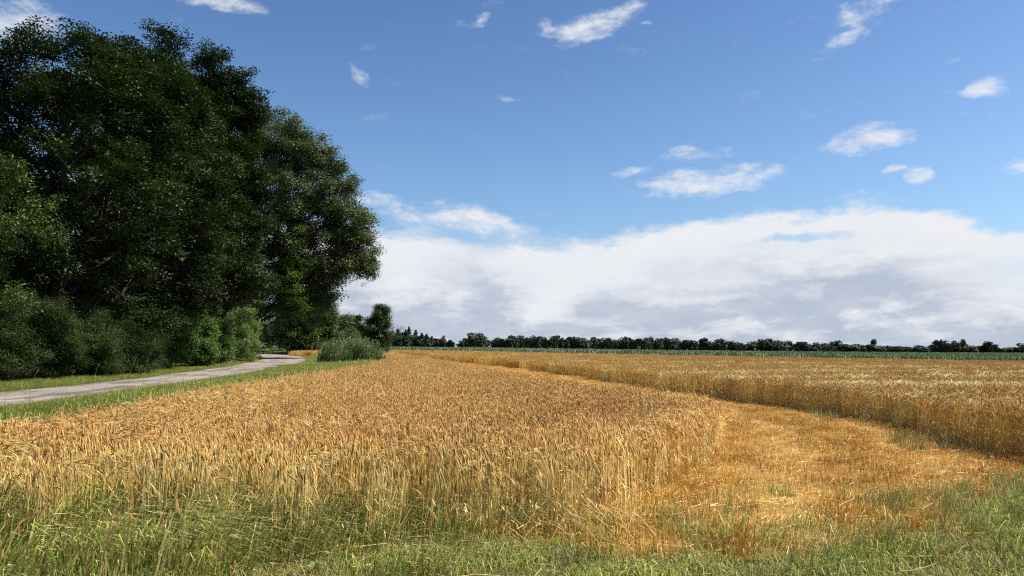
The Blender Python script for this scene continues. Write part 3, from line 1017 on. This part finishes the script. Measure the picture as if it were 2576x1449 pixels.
def oak_lobes(h, r, lowest, seed, n=11, squash=1.0):
    q = np.random.default_rng(seed)
    out = [(0, 0, lowest + (h - lowest) * .5, r * .72, r * .72, (h - lowest) * .42)]
    for i in range(n):
        t = (i + .5) / n
        z = lowest + (h - lowest) * (.08 + .80 * t)
        prof = math.sin(math.pi * min(1, (.18 + .75 * t))) ** .6
        a = i * 2.4 + q.uniform(-.4, .4)
        rr = r * .62 * prof * q.uniform(.8, 1.1)
        s = r * .42 * q.uniform(.8, 1.2) * squash
        out.append((rr * math.cos(a), rr * math.sin(a), z, s, s, s * .85))
    for i in range(5):
        a = i * 1.26 + q.uniform(-.3, .3); s = r * .24 * q.uniform(.8, 1.2)
        out.append((r * .33 * math.cos(a), r * .33 * math.sin(a), h - s * q.uniform(.9, 1.8), s, s, s * 1.15))
    return out


def peaks(*ps):
    return [(dx, 0, zt - r_, r_, r_, r_) for dx, zt, r_ in ps] + [(dx * .9, .3, zt - 2.6 * r_, r_ * 1.2, r_ * 1.2, r_ * 1.4) for dx, zt, r_ in ps]


G_ROW = 'tall trees along the lane'
tree('oak_tree', 'nearest lane-side tree at the left picture edge, sunlit leafy branches reaching in', 'tree', (-24.0, 28.5),
     [(2.2, 0, 8.6, 2.6, 3.0, 1.6), (3.0, .4, 6.6, 2.9, 2.6, 1.5), (0, 0, 7.0, 4.6, 4.0, 3.0), (2.6, -.6, 4.2, 2.6, 2.4, 1.7), (-2, 1, 5.5, 3.5, 3.0, 2.2)],
     'ash', 130, 26, .75, .22, .75, G_ROW, 3, tone=.1)
tree('oak_tree', 'broad dark oak second from the left edge, sky glinting through its leaves', 'tree', (-25.2, 41.0), oak_lobes(18.3, 7.2, 2.5, 5, 12) + peaks((-7.0, 17.6, 2.4), (-5.2, 18.6, 2.2), (-3.4, 19.2, 1.5), (-1.2, 19.8, 1.2), (.8, 20.2, 1.1), (3.0, 20.1, 1.3), (4.6, 18.6, 1.4)), 'oak', 280, 26, 1.0, .45, 1.0, G_ROW, 5, solid=.62)
tree('oak_tree', 'tallest dark oak with ragged twin peaks left of the notch in the canopy', 'tree', (-24.8, 51.0), oak_lobes(21.8, 6.4, 3.6, 8, 13) + peaks((-3.6, 23.4, 1.5), (-1.7, 23.7, 1.2), (-.1, 24.6, 1.2), (.5, 23.0, 1.1)), 'oak', 340, 26, 1.05, .48, 1.1, G_ROW, 8)
tree('oak_tree', 'dark oak right of the canopy notch, before the paler aspen', 'tree', (-25.2, 62.0),
     oak_lobes(23.6, 5.4, 4.6, 13, 13) + peaks((-1.0, 26.5, 1.2), (.2, 27.5, 1.2), (1.9, 25.4, 1.2), (-1.6, 25.2, 1.0), (3.0, 23.2, 1.2)), 'oak', 340, 26, 1.1, .45, 1.2, G_ROW, 13)
asp = [(1, 0, 22.3, 4.0, 3.4, 4.0), (4.6, 0, 21.0, 3.0, 3.0, 3.4), (-2.5, .5, 18, 3.5, 3.4, 4), (7.4, .2, 17.6, 2.8, 3.0, 3.6), (2.0, -1.5, 16, 4.4, 3.4, 4.6), (8.6, 0, 13.6, 2.9, 3.0, 3.4),
       (9.6, .3, 11.2, 2.4, 2.6, 2.2), (10.9, .2, 9.7, 1.5, 1.6, 1.1), (5.0, -.5, 12.0, 4.0, 3.4, 4.2), (-2, -1, 11.5, 4.0, 3.6, 4), (1.8, -1, 9.0, 3.8, 3.2, 3.0), (5.4, .4, 8.0, 2.6, 2.6, 2.6), (7.8, 0, 9.4, 2.0, 2.0, 1.7), (4.4, 1.5, 5.4, 2.0, 2.0, 2.2), (6.2, 2, 6.0, 1.4, 1.4, 1.6)]
asp = [(l[0] * 1.13 + 2.7,) + tuple(v * 1.13 for v in l[1:]) for l in asp]
tree('aspen_tree', 'grey-green aspen arching over the lane, its low right bough drooping', 'tree', (-32.2, 86.0), asp, 'aspen', 640, 22, 1.1, .42, 1.4, G_ROW, 21)
tree('ivy_clad_tree', 'slender yellow-green tree leaning over the bend of the lane, under the aspen', 'tree', (-31.4, 83.0),
     [(6.7, 0, 13.2, 1.7, 1.7, 2.2), (7.6, 0, 11.2, 1.7, 1.6, 1.9), (6.2, 0, 9.4, 2.0, 1.8, 2.2), (7.4, .2, 7.4, 1.9, 1.8, 1.9), (5.8, 0, 6.2, 2.0, 1.8, 1.8), (7.8, .4, 5.2, 1.5, 1.5, 1.2), (3.5, 0, 5.5, 2.2, 2, 2.4), (2, 0, 3, 2, 2, 2.4)],
     'yellow', 120, 15, .7, .2, 1.2, G_ROW, 52, tone=-.08)
G_BACK = 'wood behind the lane-side trees'
for i, (x, y, h, r_) in enumerate([(-33, 46, 15, 6), (-33, 60, 19, 6), (-34.5, 76, 18, 6), (-37, 97, 19, 7)]):
    tree('oak_tree', ['shaded oak of the wood behind the second lane-side tree', 'shaded oak of the wood behind the tallest oak', 'shaded oak of the wood behind the aspen trunk', 'shaded oak standing beyond the willow bush'][i], 'tree',
         (x, y), oak_lobes(h, r_, .6, 40 + i), 'oak', 190, 20, 1.2, .35, 1.5, G_BACK, 40 + i)
tree('maple_tree', 'tall green tree past the bend of the lane, below the aspen crown', 'tree', (-34.0, 116),
     [(0, 0, 12, 2.8, 2.6, 3.4), (.8, 0, 9, 3.2, 3.0, 3.4), (-.5, 0, 5, 3.4, 3.0, 3.4), (1.5, 0, 3, 2.8, 2.6, 2.6)],
     'ash', 130, 16, 1.0, .3, 1.6, None, 53, tone=-.1)

G_SHRUB = 'shrubs along the foot of the trees'
shr = [('elder_shrub', 'tall leafy shrub at the far left edge under the nearest tree', (-24.6, 34.2), 5.2, 2.4, 'shrub', 0.10),
       ('hawthorn_shrub', 'dense small-leaved hedge shrub second from the left picture edge', (-23.3, 36.5), 4.4, 2.0, 'shrub', 0.0),
       ('hawthorn_shrub', 'small-leaved hedge shrub with pale leaf tips, in the middle of the left hedge', (-22.9, 39.5), 4.3, 2.1, 'shrub', .15),
       ('hawthorn_shrub', 'low rounded shrub that ends the left hedge before the dark gap', (-22.9, 42.6), 3.5, 1.9, 'shrub', .1),
       ('hawthorn_shrub', 'low dark shrub filling the gap right of the left hedge', (-23.4, 46.0), 3.6, 1.9, 'shrub', .0),
       ('hazel_shrub', 'leafy mid-green bush left of the bright hazel bush', (-23.6, 51.0), 4.2, 1.8, 'hazel', .0),
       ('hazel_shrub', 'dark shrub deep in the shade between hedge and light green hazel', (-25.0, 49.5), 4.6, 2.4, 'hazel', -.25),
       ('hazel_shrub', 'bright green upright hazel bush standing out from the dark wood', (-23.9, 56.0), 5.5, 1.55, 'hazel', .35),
       ('hazel_shrub', 'dull green bush right of the bright hazel bush', (-25.4, 62.5), 4.2, 1.7, 'hazel', -.15),
       ('elder_shrub', 'low yellowish bush between hazel and willow', (-26.2, 65.6), 2.8, 1.4, 'yellow', -.15),
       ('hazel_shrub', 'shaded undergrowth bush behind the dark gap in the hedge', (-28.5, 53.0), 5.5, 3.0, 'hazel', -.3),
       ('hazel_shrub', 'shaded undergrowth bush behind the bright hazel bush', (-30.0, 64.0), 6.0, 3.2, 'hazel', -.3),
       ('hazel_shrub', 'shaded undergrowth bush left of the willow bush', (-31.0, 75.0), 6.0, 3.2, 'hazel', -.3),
       ('willow_bush', 'rounded silvery green willow bush where the lane bends out of sight', (-26.6, 72.0), 5.4, 2.2, 'willow', .65)]
for i, (nm, lb, loc, h, r_, spec, tn) in enumerate(shr):
    q = np.random.default_rng(70 + i)
    lob = [(0, 0, h * .45, r_ * .8, r_ * .8, h * .42)]
    for j in range(9):
        a = j * 2.4; rr = r_ * q.uniform(.35, .7); s = r_ * q.uniform(.32, .5)
        z = q.uniform(.15, .88) * h
        rr *= (1 - .5 * max(0, z / h - .5))
        lob.append((rr * math.cos(a), rr * math.sin(a), max(z - s * .2, s * .7), s, s, s * 1.1))
    dist = loc[1]
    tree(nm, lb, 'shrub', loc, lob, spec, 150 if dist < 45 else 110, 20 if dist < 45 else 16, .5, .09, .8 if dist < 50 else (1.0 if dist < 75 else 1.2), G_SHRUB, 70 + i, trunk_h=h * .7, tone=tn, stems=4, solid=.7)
# beyond the bend
for i, (px, Y, h, lb) in enumerate([(262, 130, 5.5, 'dark bush closing the view past the bend, behind the willow bush'), (280, 134, 6.0, 'dark bush closing the view past the bend, right of the willow bush')]):
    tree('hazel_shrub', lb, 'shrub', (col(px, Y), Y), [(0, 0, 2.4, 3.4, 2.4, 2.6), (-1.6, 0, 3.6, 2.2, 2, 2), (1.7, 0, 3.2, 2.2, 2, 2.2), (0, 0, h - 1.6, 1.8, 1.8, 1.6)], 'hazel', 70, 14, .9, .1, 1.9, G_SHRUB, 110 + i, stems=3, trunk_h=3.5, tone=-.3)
tree('maple_tree', 'round deep green tree beyond the bend of the lane', 'tree', (col(322, 120), 120), [(0, 0, 5.2, 2.9, 2.6, 4.0), (-1.3, 0, 3, 2.4, 2.2, 2.8), (1.2, 0, 3, 2.3, 2.2, 2.8), (.6, 0, 7.6, 1.7, 1.6, 1.8), (-.8, 0, 6.4, 1.8, 1.8, 2)],
     'ash', 130, 16, .8, .2, 1.6, None, 91, tone=.1)
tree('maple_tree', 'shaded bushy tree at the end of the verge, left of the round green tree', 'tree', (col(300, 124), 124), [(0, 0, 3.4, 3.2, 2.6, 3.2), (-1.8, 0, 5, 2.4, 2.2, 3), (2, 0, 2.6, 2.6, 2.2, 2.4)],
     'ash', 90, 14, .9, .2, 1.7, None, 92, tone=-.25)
tree('ash_tree', 'small lone ash with airy crown right of the reeds', 'tree', (col(378, 98), 98), [(0, 0, 3.6, 1.35, 1.3, 2.4), (.5, 0, 5.6, 1.15, 1.1, 1.5), (-.7, 0, 2.6, 1.2, 1.1, 1.8), (.3, 0, 6.7, .6, .6, .7), (.9, 0, 4.2, .9, .9, 1.2), (-.4, 0, 4.9, 1.0, .9, 1.0), (0, 0, 1.4, 1.3, 1.2, 1.3)],
     'ash', 120, 13, .5, .12, 1.1, None, 93, solid=.5, tone=.05)
tree('bramble_bush', 'low yellowish bush left of the small lone ash', 'shrub', (col(347, 104), 104), [(0, 0, 1.3, 1.7, 1.4, 1.2), (1.1, 0, 1.1, 1.2, 1.1, .9), (-1, 0, 1.1, 1.2, 1.1, .9)], 'yellow', 50, 10, .55, .06, 1.2, None, 94, stems=3, trunk_h=1.2)
tree('maple_tree', 'hazy dark tree between the round green tree and the lone ash', 'tree', (col(352, 190), 190), [(-1, 0, 5.2, 3.2, 3, 3.6), (1.6, 0, 6.0, 2.4, 2.4, 2.6), (-3.6, 0, 4.5, 3, 2.6, 3.6), (3.0, 0, 4.0, 2, 2.4, 2.8)], 'oak', 110, 12, 1.1, .25, 2.4, None, 95)
tree('maple_tree', 'grey-green tree half hidden behind the round green tree', 'tree', (col(342, 165), 165), [(0, 0, 4.6, 2.6, 2.4, 3.6), (1.2, 0, 3.4, 2.2, 2.2, 2.8)], 'aspen', 70, 12, 1.0, .2, 2.2, None, 96)

# ------------------------------------------------------------------ far treeline
def far_crown(seed, shape='round', n=760):
    q = np.random.default_rng(seed); mb = MB()
    lob = [(0, 0, .55, .40, .40, .36)] + [(q.uniform(-.28, .28), q.uniform(-.28, .28), q.uniform(.3, .85), q.uniform(.16, .26), q.uniform(.16, .26), q.uniform(.13, .2)) for _ in range(9)]
    for _ in range(n):
        if shape == 'cone':
            z = q.random() ** 1.3; rr = (1 - z) * .30 * math.sqrt(q.random()) * (1 + .25 * math.sin(z * 40)); a = q.uniform(0, 6.28)
            p = Vector((rr * math.cos(a), rr * math.sin(a), .05 + .95 * z)); s = .055
        else:
            l = lob[q.integers(0, len(lob))]; v = q.normal(size=3); v /= np.linalg.norm(v); rad = .6 + .45 * q.random()
            p = Vector((l[0] + v[0] * l[3] * rad, l[1] + v[1] * l[4] * rad, max(.02, l[2] + v[2] * l[5] * rad))); s = .075
        dv = Vector(q.normal(size=3)).normalized(); sd = dv.orthogonal().normalized()
        c = jit(random.choice([(.030, .046, .026), (.040, .058, .030), (.023, .037, .022)]), .3)  # leaf colours lifted and blued, distance haze put into the colour
        mb.leaf(p - dv * s * .6, p + dv * s * .8, sd, s * .55, c)
    if shape != 'cone':      # inner leaf mass down to the ground
        for _ in range(240):
            a = q.uniform(0, 6.28); rr = .42 * math.sqrt(q.random()); p = Vector((rr * math.cos(a), rr * math.sin(a), q.uniform(.0, .7)))
            dv = Vector(q.normal(size=3)).normalized()
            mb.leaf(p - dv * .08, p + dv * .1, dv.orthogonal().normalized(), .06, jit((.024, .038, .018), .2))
    V = np.array([tuple(v) for v in mb.v])
    rad = np.percentile(np.hypot(V[:, 0], V[:, 1]), 93); top = np.percentile(V[:, 2], 99)
    mb.v = [(v[0] / rad * .5, v[1] / rad * .5, max(v[2], 0) / top) for v in V]
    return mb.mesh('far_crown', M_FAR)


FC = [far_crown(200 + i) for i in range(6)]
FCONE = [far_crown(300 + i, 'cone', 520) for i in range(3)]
tb = MB(); tb.tube([(0, 0, 0), (.01, 0, .4), (0, .01, .8)], [.03, .022, .008], (1, 1, 1), 5)
FTRUNK = tb.mesh('far_trunk', M_BARK)


def far_tree(name, label, cat, pxa, pxb, top, Y, group=None, cone=False, seed=0, squat=1.0):
    X = col((pxa + pxb) / 2, Y); wid = (pxb - pxa) / F * Y * (1.1 + .45 * ((seed * 7) % 5) / 4)
    zt = EYE + (HOR - top) / F * Y; zg = float(ter(X, Y))
    h = zt - zg
    root = bpy.data.objects.new(name, None)
    root.location = (X, Y, zg - .1); root.rotation_euler = (0, 0, seed * 1.7)
    COL.objects.link(root); tag(root, label, cat, group)
    ms = FCONE if cone else FC
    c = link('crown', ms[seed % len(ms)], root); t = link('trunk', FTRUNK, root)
    sx = wid * 1.75 if cone else wid
    c.scale = (sx, sx, h * 1.02); t.scale = (sx, sx, h)
    return root


k = 0
ORD = ['first', 'second', 'third', 'fourth', 'fifth', 'sixth', 'seventh', 'eighth', 'ninth', 'tenth', 'eleventh', 'twelfth', 'thirteenth', 'fourteenth', 'fifteenth', 'sixteenth', 'seventeenth', 'eighteenth',
       'nineteenth', 'twentieth'] + ['twenty-' + o for o in ('first', 'second', 'third', 'fourth', 'fifth', 'sixth', 'seventh', 'eighth', 'ninth')] + ['thirtieth', 'thirty-first']


def fz(zoom, rows, Y, name, labelf, cat, group, jitY=14, **kw):
    """far trees given by their columns and tops, left to right; {o} in the label is the place in the row"""
    global k
    x0, s, y0 = zoom
    rows = sorted(rows, key=lambda r: r[0] + r[1])
    for i, r_ in enumerate(rows):
        lb = labelf.replace('{o}', ORD[i] if i < len(rows) - 1 or len(rows) < 2 else 'rightmost')
        far_tree(name, lb, cat, x0 + s * r_[0], x0 + s * r_[1], y0 + s * r_[2], Y + random.uniform(-jitY, jitY), group, seed=k, **kw); k += 1


Z4, Z5, Z6 = (250, .1068, 287.5), (500, .1068, 320), (750, .1064, 320)
fz(Z4, [(1480, 1620, 470), (1560, 1700, 482), (1660, 1790, 478), (1760, 1860, 482), (1840, 1915, 492), (1330, 1420, 450), (1400, 1500, 452), (1270, 1350, 425), (1500, 1600, 448), (1590, 1690, 458), (1785, 1830, 455)], 235, 'hedge_tree',
   'low dark tree of the hedge right of the lone ash, {o} from the left', 'tree', 'hedge below the conifers')
fz(Z4, [(1455, 1525, 372), (1520, 1585, 400), (1580, 1640, 430), (1620, 1690, 440), (1350, 1420, 395), (1680, 1730, 455), (1395, 1460, 420), (1300, 1370, 405), (1430, 1490, 400)], 245, 'spruce_tree',
   'dark pointed spruce above the hedge right of the lone ash, {o} from the left', 'conifer', 'far spruces', cone=True)
fz(Z4, [(1955, 2060, 480), (2030, 2110, 458), (2085, 2200, 432), (2160, 2245, 488)], 320, 'far_tree', '{o} tree of the small round clump standing apart between hedge and treeline', 'tree', 'small clump of far trees')
mid = [(2270 - 2341, 2270 - 2250, 172), (-30, 60, 180), (30, 95, 176), (85, 160, 150), (140, 222, 148), (215, 292, 170), (275, 350, 150), (330, 375, 160), (365, 445, 160), (440, 555, 150), (555, 600, 168), (590, 650, 178), (620, 760, 163), (740, 830, 170), (810, 905, 165),
       (890, 965, 178), (955, 1065, 172), (1050, 1112, 186), (1110, 1232, 168), (1220, 1335, 178), (1330, 1400, 172), (1370, 1455, 165), (1440, 1510, 175), (1500, 1575, 172), (1565, 1705, 178), (1690, 1780, 190), (1760, 1850, 192), (1840, 1935, 175), (1920, 2010, 200)]
fz(Z5, mid, 345, 'far_tree', '{o} dark tree from the left in the long closed far treeline at the centre', 'tree', 'long far treeline')
fz(Z5, [(2000, 2112, 183)], 345, 'far_tree', 'domed tree standing above the right end of the long far treeline', 'tree', 'long far treeline', jitY=2)
fz(Z5, [(2112, 2225, 203), (2210, 2300, 218)], 345, 'far_tree', '{o} low tree between the domed tree and the last round tree', 'tree', 'long far treeline')
fz(Z5, [(2285, 2398, 205)], 345, 'far_tree', 'last round tree left of the gap in the far treeline', 'tree', 'long far treeline', jitY=2)
fz(Z6, [(85, 180, 186), (140, 230, 180), (210, 320, 195), (300, 395, 202)], 335, 'far_tree', '{o} tree of the dark clump just right of the gap', 'tree', 'right far treeline')
fz(Z6, [(398, 480, 208), (470, 565, 210), (555, 655, 214), (650, 732, 218)], 335, 'far_tree', '{o} tree in the row following the clump right of the gap', 'tree', 'right far treeline')
fz(Z6, [(750, 860, 197)], 335, 'far_tree', 'tree with a flat raised crown at the left end of the right hedge', 'tree', 'right far treeline', jitY=2)
fz(Z6, [(830, 960, 228), (930, 1060, 228), (1040, 1150, 234), (1130, 1260, 242), (1230, 1350, 244), (1320, 1440, 248), (1410, 1520, 252), (1500, 1580, 250), (1540, 1660, 240), (1640, 1740, 240), (1830, 1900, 232), (2000, 2110, 242), (2090, 2200, 244), (2240, 2360, 252),
        (2330, 2440, 258), (2420, 2530, 255), (2500, 2600, 250), (700, 780, 242)], 318, 'hedge_tree', 'low dark bushy tree of the long right hedge, {o} from the left', 'tree', 'right hedge')
fz(Z6, [(1722, 1842, 195)], 318, 'far_tree', 'tall tree with hollow crown in the right hedge', 'tree', 'right far treeline', jitY=2)
fz(Z6, [(1885, 1960, 198), (1945, 2015, 188)], 318, 'far_tree', '{o} of the two close tall trees in the right hedge', 'tree', 'right far treeline', jitY=2)
fz(Z6, [(2185, 2280, 207)], 318, 'far_tree', 'lone domed tree rising from the right end of the hedge', 'tree', 'right far treeline', jitY=2)
fz(Z6, [(2530, 2640, 222)], 318, 'far_tree', 'far tree cut by the right picture edge', 'tree', 'right far treeline', jitY=2)
# the lanky tree with a bare trunk
Y = 325; X = col(872.8, Y); zg = float(ter(X, Y))
root = bpy.data.objects.new('lanky_tree', None); root.location = (X, Y, zg); COL.objects.link(root)
tag(root, 'lanky tree with bare trunk and small crown towering over the right hedge', 'tree')
zt = EYE + (HOR - 339.0) / F * Y - zg
mb = MB(); mb.tube([(0, 0, 0), (.1, 0, zt * .5), (-.1, 0, zt * .9)], [.16, .13, .06], (1, 1, 1), 6)
for a in range(6):
    mb.tube([(0, 0, zt * (.62 + .04 * a)), (.9 * math.cos(a * 2), .9 * math.sin(a * 2), zt * (.72 + .04 * a))], [.06, .03], (1, 1, 1), 4)
link('trunk', mb.mesh('lanky_trunk', M_BARK), root)
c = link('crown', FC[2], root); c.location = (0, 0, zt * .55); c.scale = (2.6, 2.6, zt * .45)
# dead bare trees by the conifers
for i, (u, v_) in enumerate(sorted([(1335, 365), (1352, 342), (1385, 338), (1412, 350), (1432, 362), (1452, 372), (1400, 372)])):
    Y = 240 + i; X = col(250 + .1068 * u, Y); zg = float(ter(X, Y)); h = EYE + (HOR - (287.5 + .1068 * v_)) / F * Y - zg
    mb = MB(); q = np.random.default_rng(500 + i)
    mb.tube([(0, 0, 0), (.05, 0, h * .5), (q.normal(0, .15), 0, h)], [.13, .10, .04], (1, 1, 1), 5)
    for b in range(11):
        z = h * q.uniform(.45, .97); a = q.uniform(0, 6.28); l = h * .14 * q.uniform(.5, 1.2) * (1.2 - z / h)  + .25
        mb.tube([(0, 0, z), (l * math.cos(a), l * math.sin(a), z + l * .25)], [.05, .025], (1, 1, 1), 3)
    o = link('dead_tree', mb.mesh('dead_tree', M_BARK), None, 'thin bare dead tree among the far spruces, ' + ORD[i] + ' from the left', 'dead tree', 'dead trees among the spruces')
    o.location = (X, Y, zg)

# ------------------------------------------------------------------ reeds
mb = MB(); q = np.random.default_rng(600)
RC = [(.12, .165, .07), (.085, .13, .05), (.15, .195, .09), (.22, .25, .13)]
for i in range(1150):
    a = q.uniform(0, 6.28); rr = math.sqrt(q.random()); rr *= 1 + .22 * math.sin(3 * a + 1) + .12 * math.sin(7 * a); x, y = 2.75 * rr * math.cos(a), 2.2 * rr * math.sin(a)
    h = (2.3 - .8 * rr ** 3) * q.uniform(.55, 1.15) * (1 + .22 * float(nz(x, y, 2.4, 3.0)))
    ln = q.uniform(.05, .3); c = jit(random.choice(RC), .2)
    mb.tube([(x, y, 0), (x + ln * h * .3, y, h * .6), (x + ln * h, y, h)], [.010, .008, .004], c, 3)
    for l in range(4):
        z = h * q.uniform(.35, .95); L = q.uniform(.3, .55); aa = q.normal(0, .8); o = Vector((math.cos(aa), math.sin(aa), 0)); b = Vector((x + ln * z * z / h, y, z))
        mb.ribbon([b, b + o * L * .28 + Vector((0, 0, L * .75)), b + o * L * .75 + Vector((0, 0, L * .95))], [.026, .028, 0], (-o.y, o.x, .3), c, tuple(min(.9, v * 1.5) for v in c))
rX, rY = col(346, 68.5), 68.5
root = bpy.data.objects.new('reed_bed', None); root.location = (rX, rY, float(ter(rX, rY))); COL.objects.link(root)
tag(root, 'clump of tall blue-green reeds at the tip of the near barley plot', 'reeds')
link('foliage', mb.mesh('reed_foliage', M_GRASS), root, kind='stuff')
mb = MB()
for i in range(30):
    x, y = q.uniform(-3.6, -1.2), q.uniform(-1.5, 1.5); h = q.uniform(1.3, 1.9); c = jit((.30, .28, .14))
    mb.tube([(x, y, 0), (x + .1, y, h)], [.008, .005], c, 3)
    mb.tube([(x + .1, y, h), (x + .16, y, h + .12), (x + .26, y, h + .25)], [.008, .022, .004], jit((.34, .30, .21)), 4)
link('plume', mb.mesh('reed_plume', M_STRAW), root, kind='stuff', label='dry brown reed plumes at the left side of the clump')

# ------------------------------------------------------------------ small things
# straw knocked over at the corner of the near plot
mb = MB(); q = np.random.default_rng(700)
for i in range(250):
    if i < 150:
        x, y = q.normal(.55, .38), q.normal(7.25, .28)
        a = math.pi * .5 + q.normal(.6, .75); z1 = abs(q.normal(.08, .09)) * (1 if i % 3 else 2.0)
    else:
        x, y = q.uniform(-5, 5), q.uniform(5.3, 6.4); a = q.uniform(0, 6.28); z1 = q.uniform(0, .06)
    l = q.uniform(.2, .55) if i < 150 else q.uniform(.1, .35); zb = float(ter(x, y)) + .03 + q.uniform(0, .08)
    e = Vector((x - l * math.cos(a), y - l * math.sin(a), zb + z1 * .2 + .02))
    b_ = Vector((x, y, zb + z1))
    mb.tube([e, (e + b_) * .5 + Vector((0, 0, q.normal(.01, .02))), b_], [.0024, .0022, .0016], jit(random.choice([(.70, .50, .2), (.62, .40, .12), (.78, .60, .3)])), 3)
link('fallen_straw', mb.mesh('fallen_straw', M_STRAW), None, 'tangle of fallen pale straw at the front corner of the near plot', 'straw', None, 'stuff')

# single stalks leaning out of the front edge
SV = []
for i in range(6):
    pr = {n_: MB() for n_ in ('stem', 'ear', 'awn', 'leaf')}
    barley(None, 0, 0, random.uniform(.55, .68), random.uniform(.15, .5), random.gauss(-.1, .3), R(random.uniform(95, 140)), 0, pr)
    SV.append({n_: m_.mesh('stalk_' + n_, M_STRAW) for n_, m_ in pr.items()})
for i in range(28):
    x = -5.6 + 6.6 * (i + random.uniform(.1, .9)) / 28
    y = float(np.interp(x, [-6.2, -4.2, -2, -.4, .7, 1.5], [7.0, 6.5, 6.15, 6.4, 7.2, 8.4])) - random.uniform(.02, .22)
    root = bpy.data.objects.new('barley_stalk', None); root.location = (x, y, float(ter(x, y))); root.rotation_euler = (0, 0, random.gauss(0, .3))
    sc_ = random.uniform(.85, 1.1); root.scale = (sc_, sc_, sc_)
    COL.objects.link(root)
    tag(root, 'single barley stalk bowing its bearded ear out of the front edge of the near plot', 'barley stalk', 'stalks at the front edge')
    for n_, me_ in SV[i % 6].items():
        link(n_, me_, root)

# slanted broken straws in the left foreground
for (px0, py0, px1, py1, lb) in ((69, 529, 83, 560, 'leftmost of three slanted broken straws in the left foreground grass'), (93, 536, 110, 558, 'middle one of three slanted broken straws in the left foreground grass'),
                                 (151, 545, 160, 563, 'rightmost of three slanted broken straws in the left foreground grass')):
    Y = EYE * F / (py1 - HOR); x1 = col(px1, Y); x0 = col(px0, Y + .1); z0 = EYE - (py0 - HOR) / F * (Y + .1)
    g0 = float(ter(x1, Y)); mb = MB()
    mb.tube([(0, 0, 0), ((x0 - x1) * .5, .05, (z0 - g0) * .52), (x0 - x1, .1, z0 - g0)], [.0055, .005, .0045], (.72, .52, .24), 5)
    o = link('broken_straw', mb.mesh('broken_straw', M_STRAW), None, lb, 'straw', 'broken straws'); o.location = (x1, Y, g0)

# tall seeding grass stems beside the lane
for i, (px, Y, h) in enumerate([(8, 20, 1.05), (33, 21.5, .95), (68, 22, .9), (95, 24, 1.05), (130, 25.5, 1.0), (145, 27, 1.35), (184, 30, 1.0), (222, 35, 1.05)]):
    X = col(px, Y); ln = random.uniform(.1, .35)
    root = bpy.data.objects.new('grass_stem', None); root.location = (X, Y, float(ter(X, Y))); COL.objects.link(root)
    tag(root, 'tall seeding grass stem standing against the lane, ' + ORD[i] + ' from the left', 'grass stem', 'seeding grass stems beside the lane')
    tip = Vector((ln * h, 0, h)); st_ = MB(); hd = MB()
    st_.tube([(0, 0, 0), (ln * h * .3, 0, h * .6), tip], [.006, .005, .004], (.22, .20, .09), 3)
    hd.tube([tip, tip + Vector((.03 + ln * .06, 0, .07)), tip + Vector((.06 + ln * .2, 0, .17))], [.006, .018, .004], (.20, .13, .08), 5)
    link('stem', st_.mesh('grass_stem', M_GRASS), root); link('seed_head', hd.mesh('seed_head', M_STRAW), root)

# yellow flowering weed at the front of the barley
X, Y = col(306, 6.75), 6.75
root = bpy.data.objects.new('yellow_weed', None); root.location = (X, Y, float(ter(X, Y))); COL.objects.link(root)
tag(root, 'small bushy weed with tiny yellow flowers before the barley stalks', 'weed')
st_, lf_ = MB(), MB()
FLm = MB(); FLm.add([Vector((math.cos(a) * (.012 if k_ % 2 else .006), math.sin(a) * (.012 if k_ % 2 else .006), .002 * (k_ % 2))) for k_, a in enumerate(np.linspace(0, 6.28, 11)[:-1])] + [Vector((0, 0, .004))],
                     [(k_, (k_ + 1) % 10, 10) for k_ in range(10)], [(.75, .55, .03)] * 11)
FLm = FLm.mesh('flower', M_GRASS)
for b in range(12):
    a = b * 2.4; l = random.uniform(.05, .16); h = random.uniform(.28, .46)
    tip = Vector((l * math.cos(a), l * math.sin(a), h))
    st_.tube([(0, 0, 0), tip * .5 + Vector((0, 0, .05)), tip], [.003, .0025, .0015], (.12, .15, .05), 3)
    for k_ in range(7):
        p = tip * random.uniform(.3, .95); aa = random.uniform(0, 6.28)
        lf_.leaf(p, p + Vector((math.cos(aa), math.sin(aa), .4)) * .04, (-math.sin(aa), math.cos(aa), 0), .009, jit((.09, .15, .04)))
    if b < 9:
        f_ = link('flower', FLm, root); f_.location = tip; f_.rotation_euler = (random.uniform(.2, 1.0), 0, random.uniform(-.6, .6))
link('stem', st_.mesh('weed_stem', M_GRASS), root); link('foliage', lf_.mesh('weed_leaf', M_GRASS), root, kind='stuff')

# broad-leaved weeds in the foreground grass
for i, (px, Y, lb) in enumerate([(555, 5.75, 'pale broad-leaved weed in the foreground grass below the straw tangle'), (318, 5.8, 'broad-leaved weed in the foreground grass left of centre'),
                                 (690, 5.9, 'broad-leaved weed at the edge of the stubble, right of centre'), (905, 6.6, 'broad-leaved weed in the grass at the right front'), (180, 5.75, 'broad-leaved weed in the left foreground grass')]):
    X = col(px, Y); root = bpy.data.objects.new('broadleaf_weed', None); root.location = (X, Y, float(ter(X, Y)) + .02); COL.objects.link(root)
    tag(root, lb, 'weed', 'broad-leaved weeds')
    for k_ in range(9):
        a = k_ * 2.4; l = random.uniform(.06, .13); o_ = Vector((math.cos(a), math.sin(a), 0)); up_ = random.uniform(.4, 1.1)
        m_ = MB(); c = jit((.15, .20, .07), .2)
        m_.ribbon([Vector((0, 0, 0)), o_ * l * .3 + Vector((0, 0, l * up_ * .5)), o_ * l * .7 + Vector((0, 0, l * up_ * .8)), o_ * l + Vector((0, 0, l * up_ * .7))], [.006, .016, .014, 0], (-o_.y, o_.x, 0), c, tuple(v * 1.3 for v in c))
        link('leaf', m_.mesh('weed_leaf', M_GRASS), root)
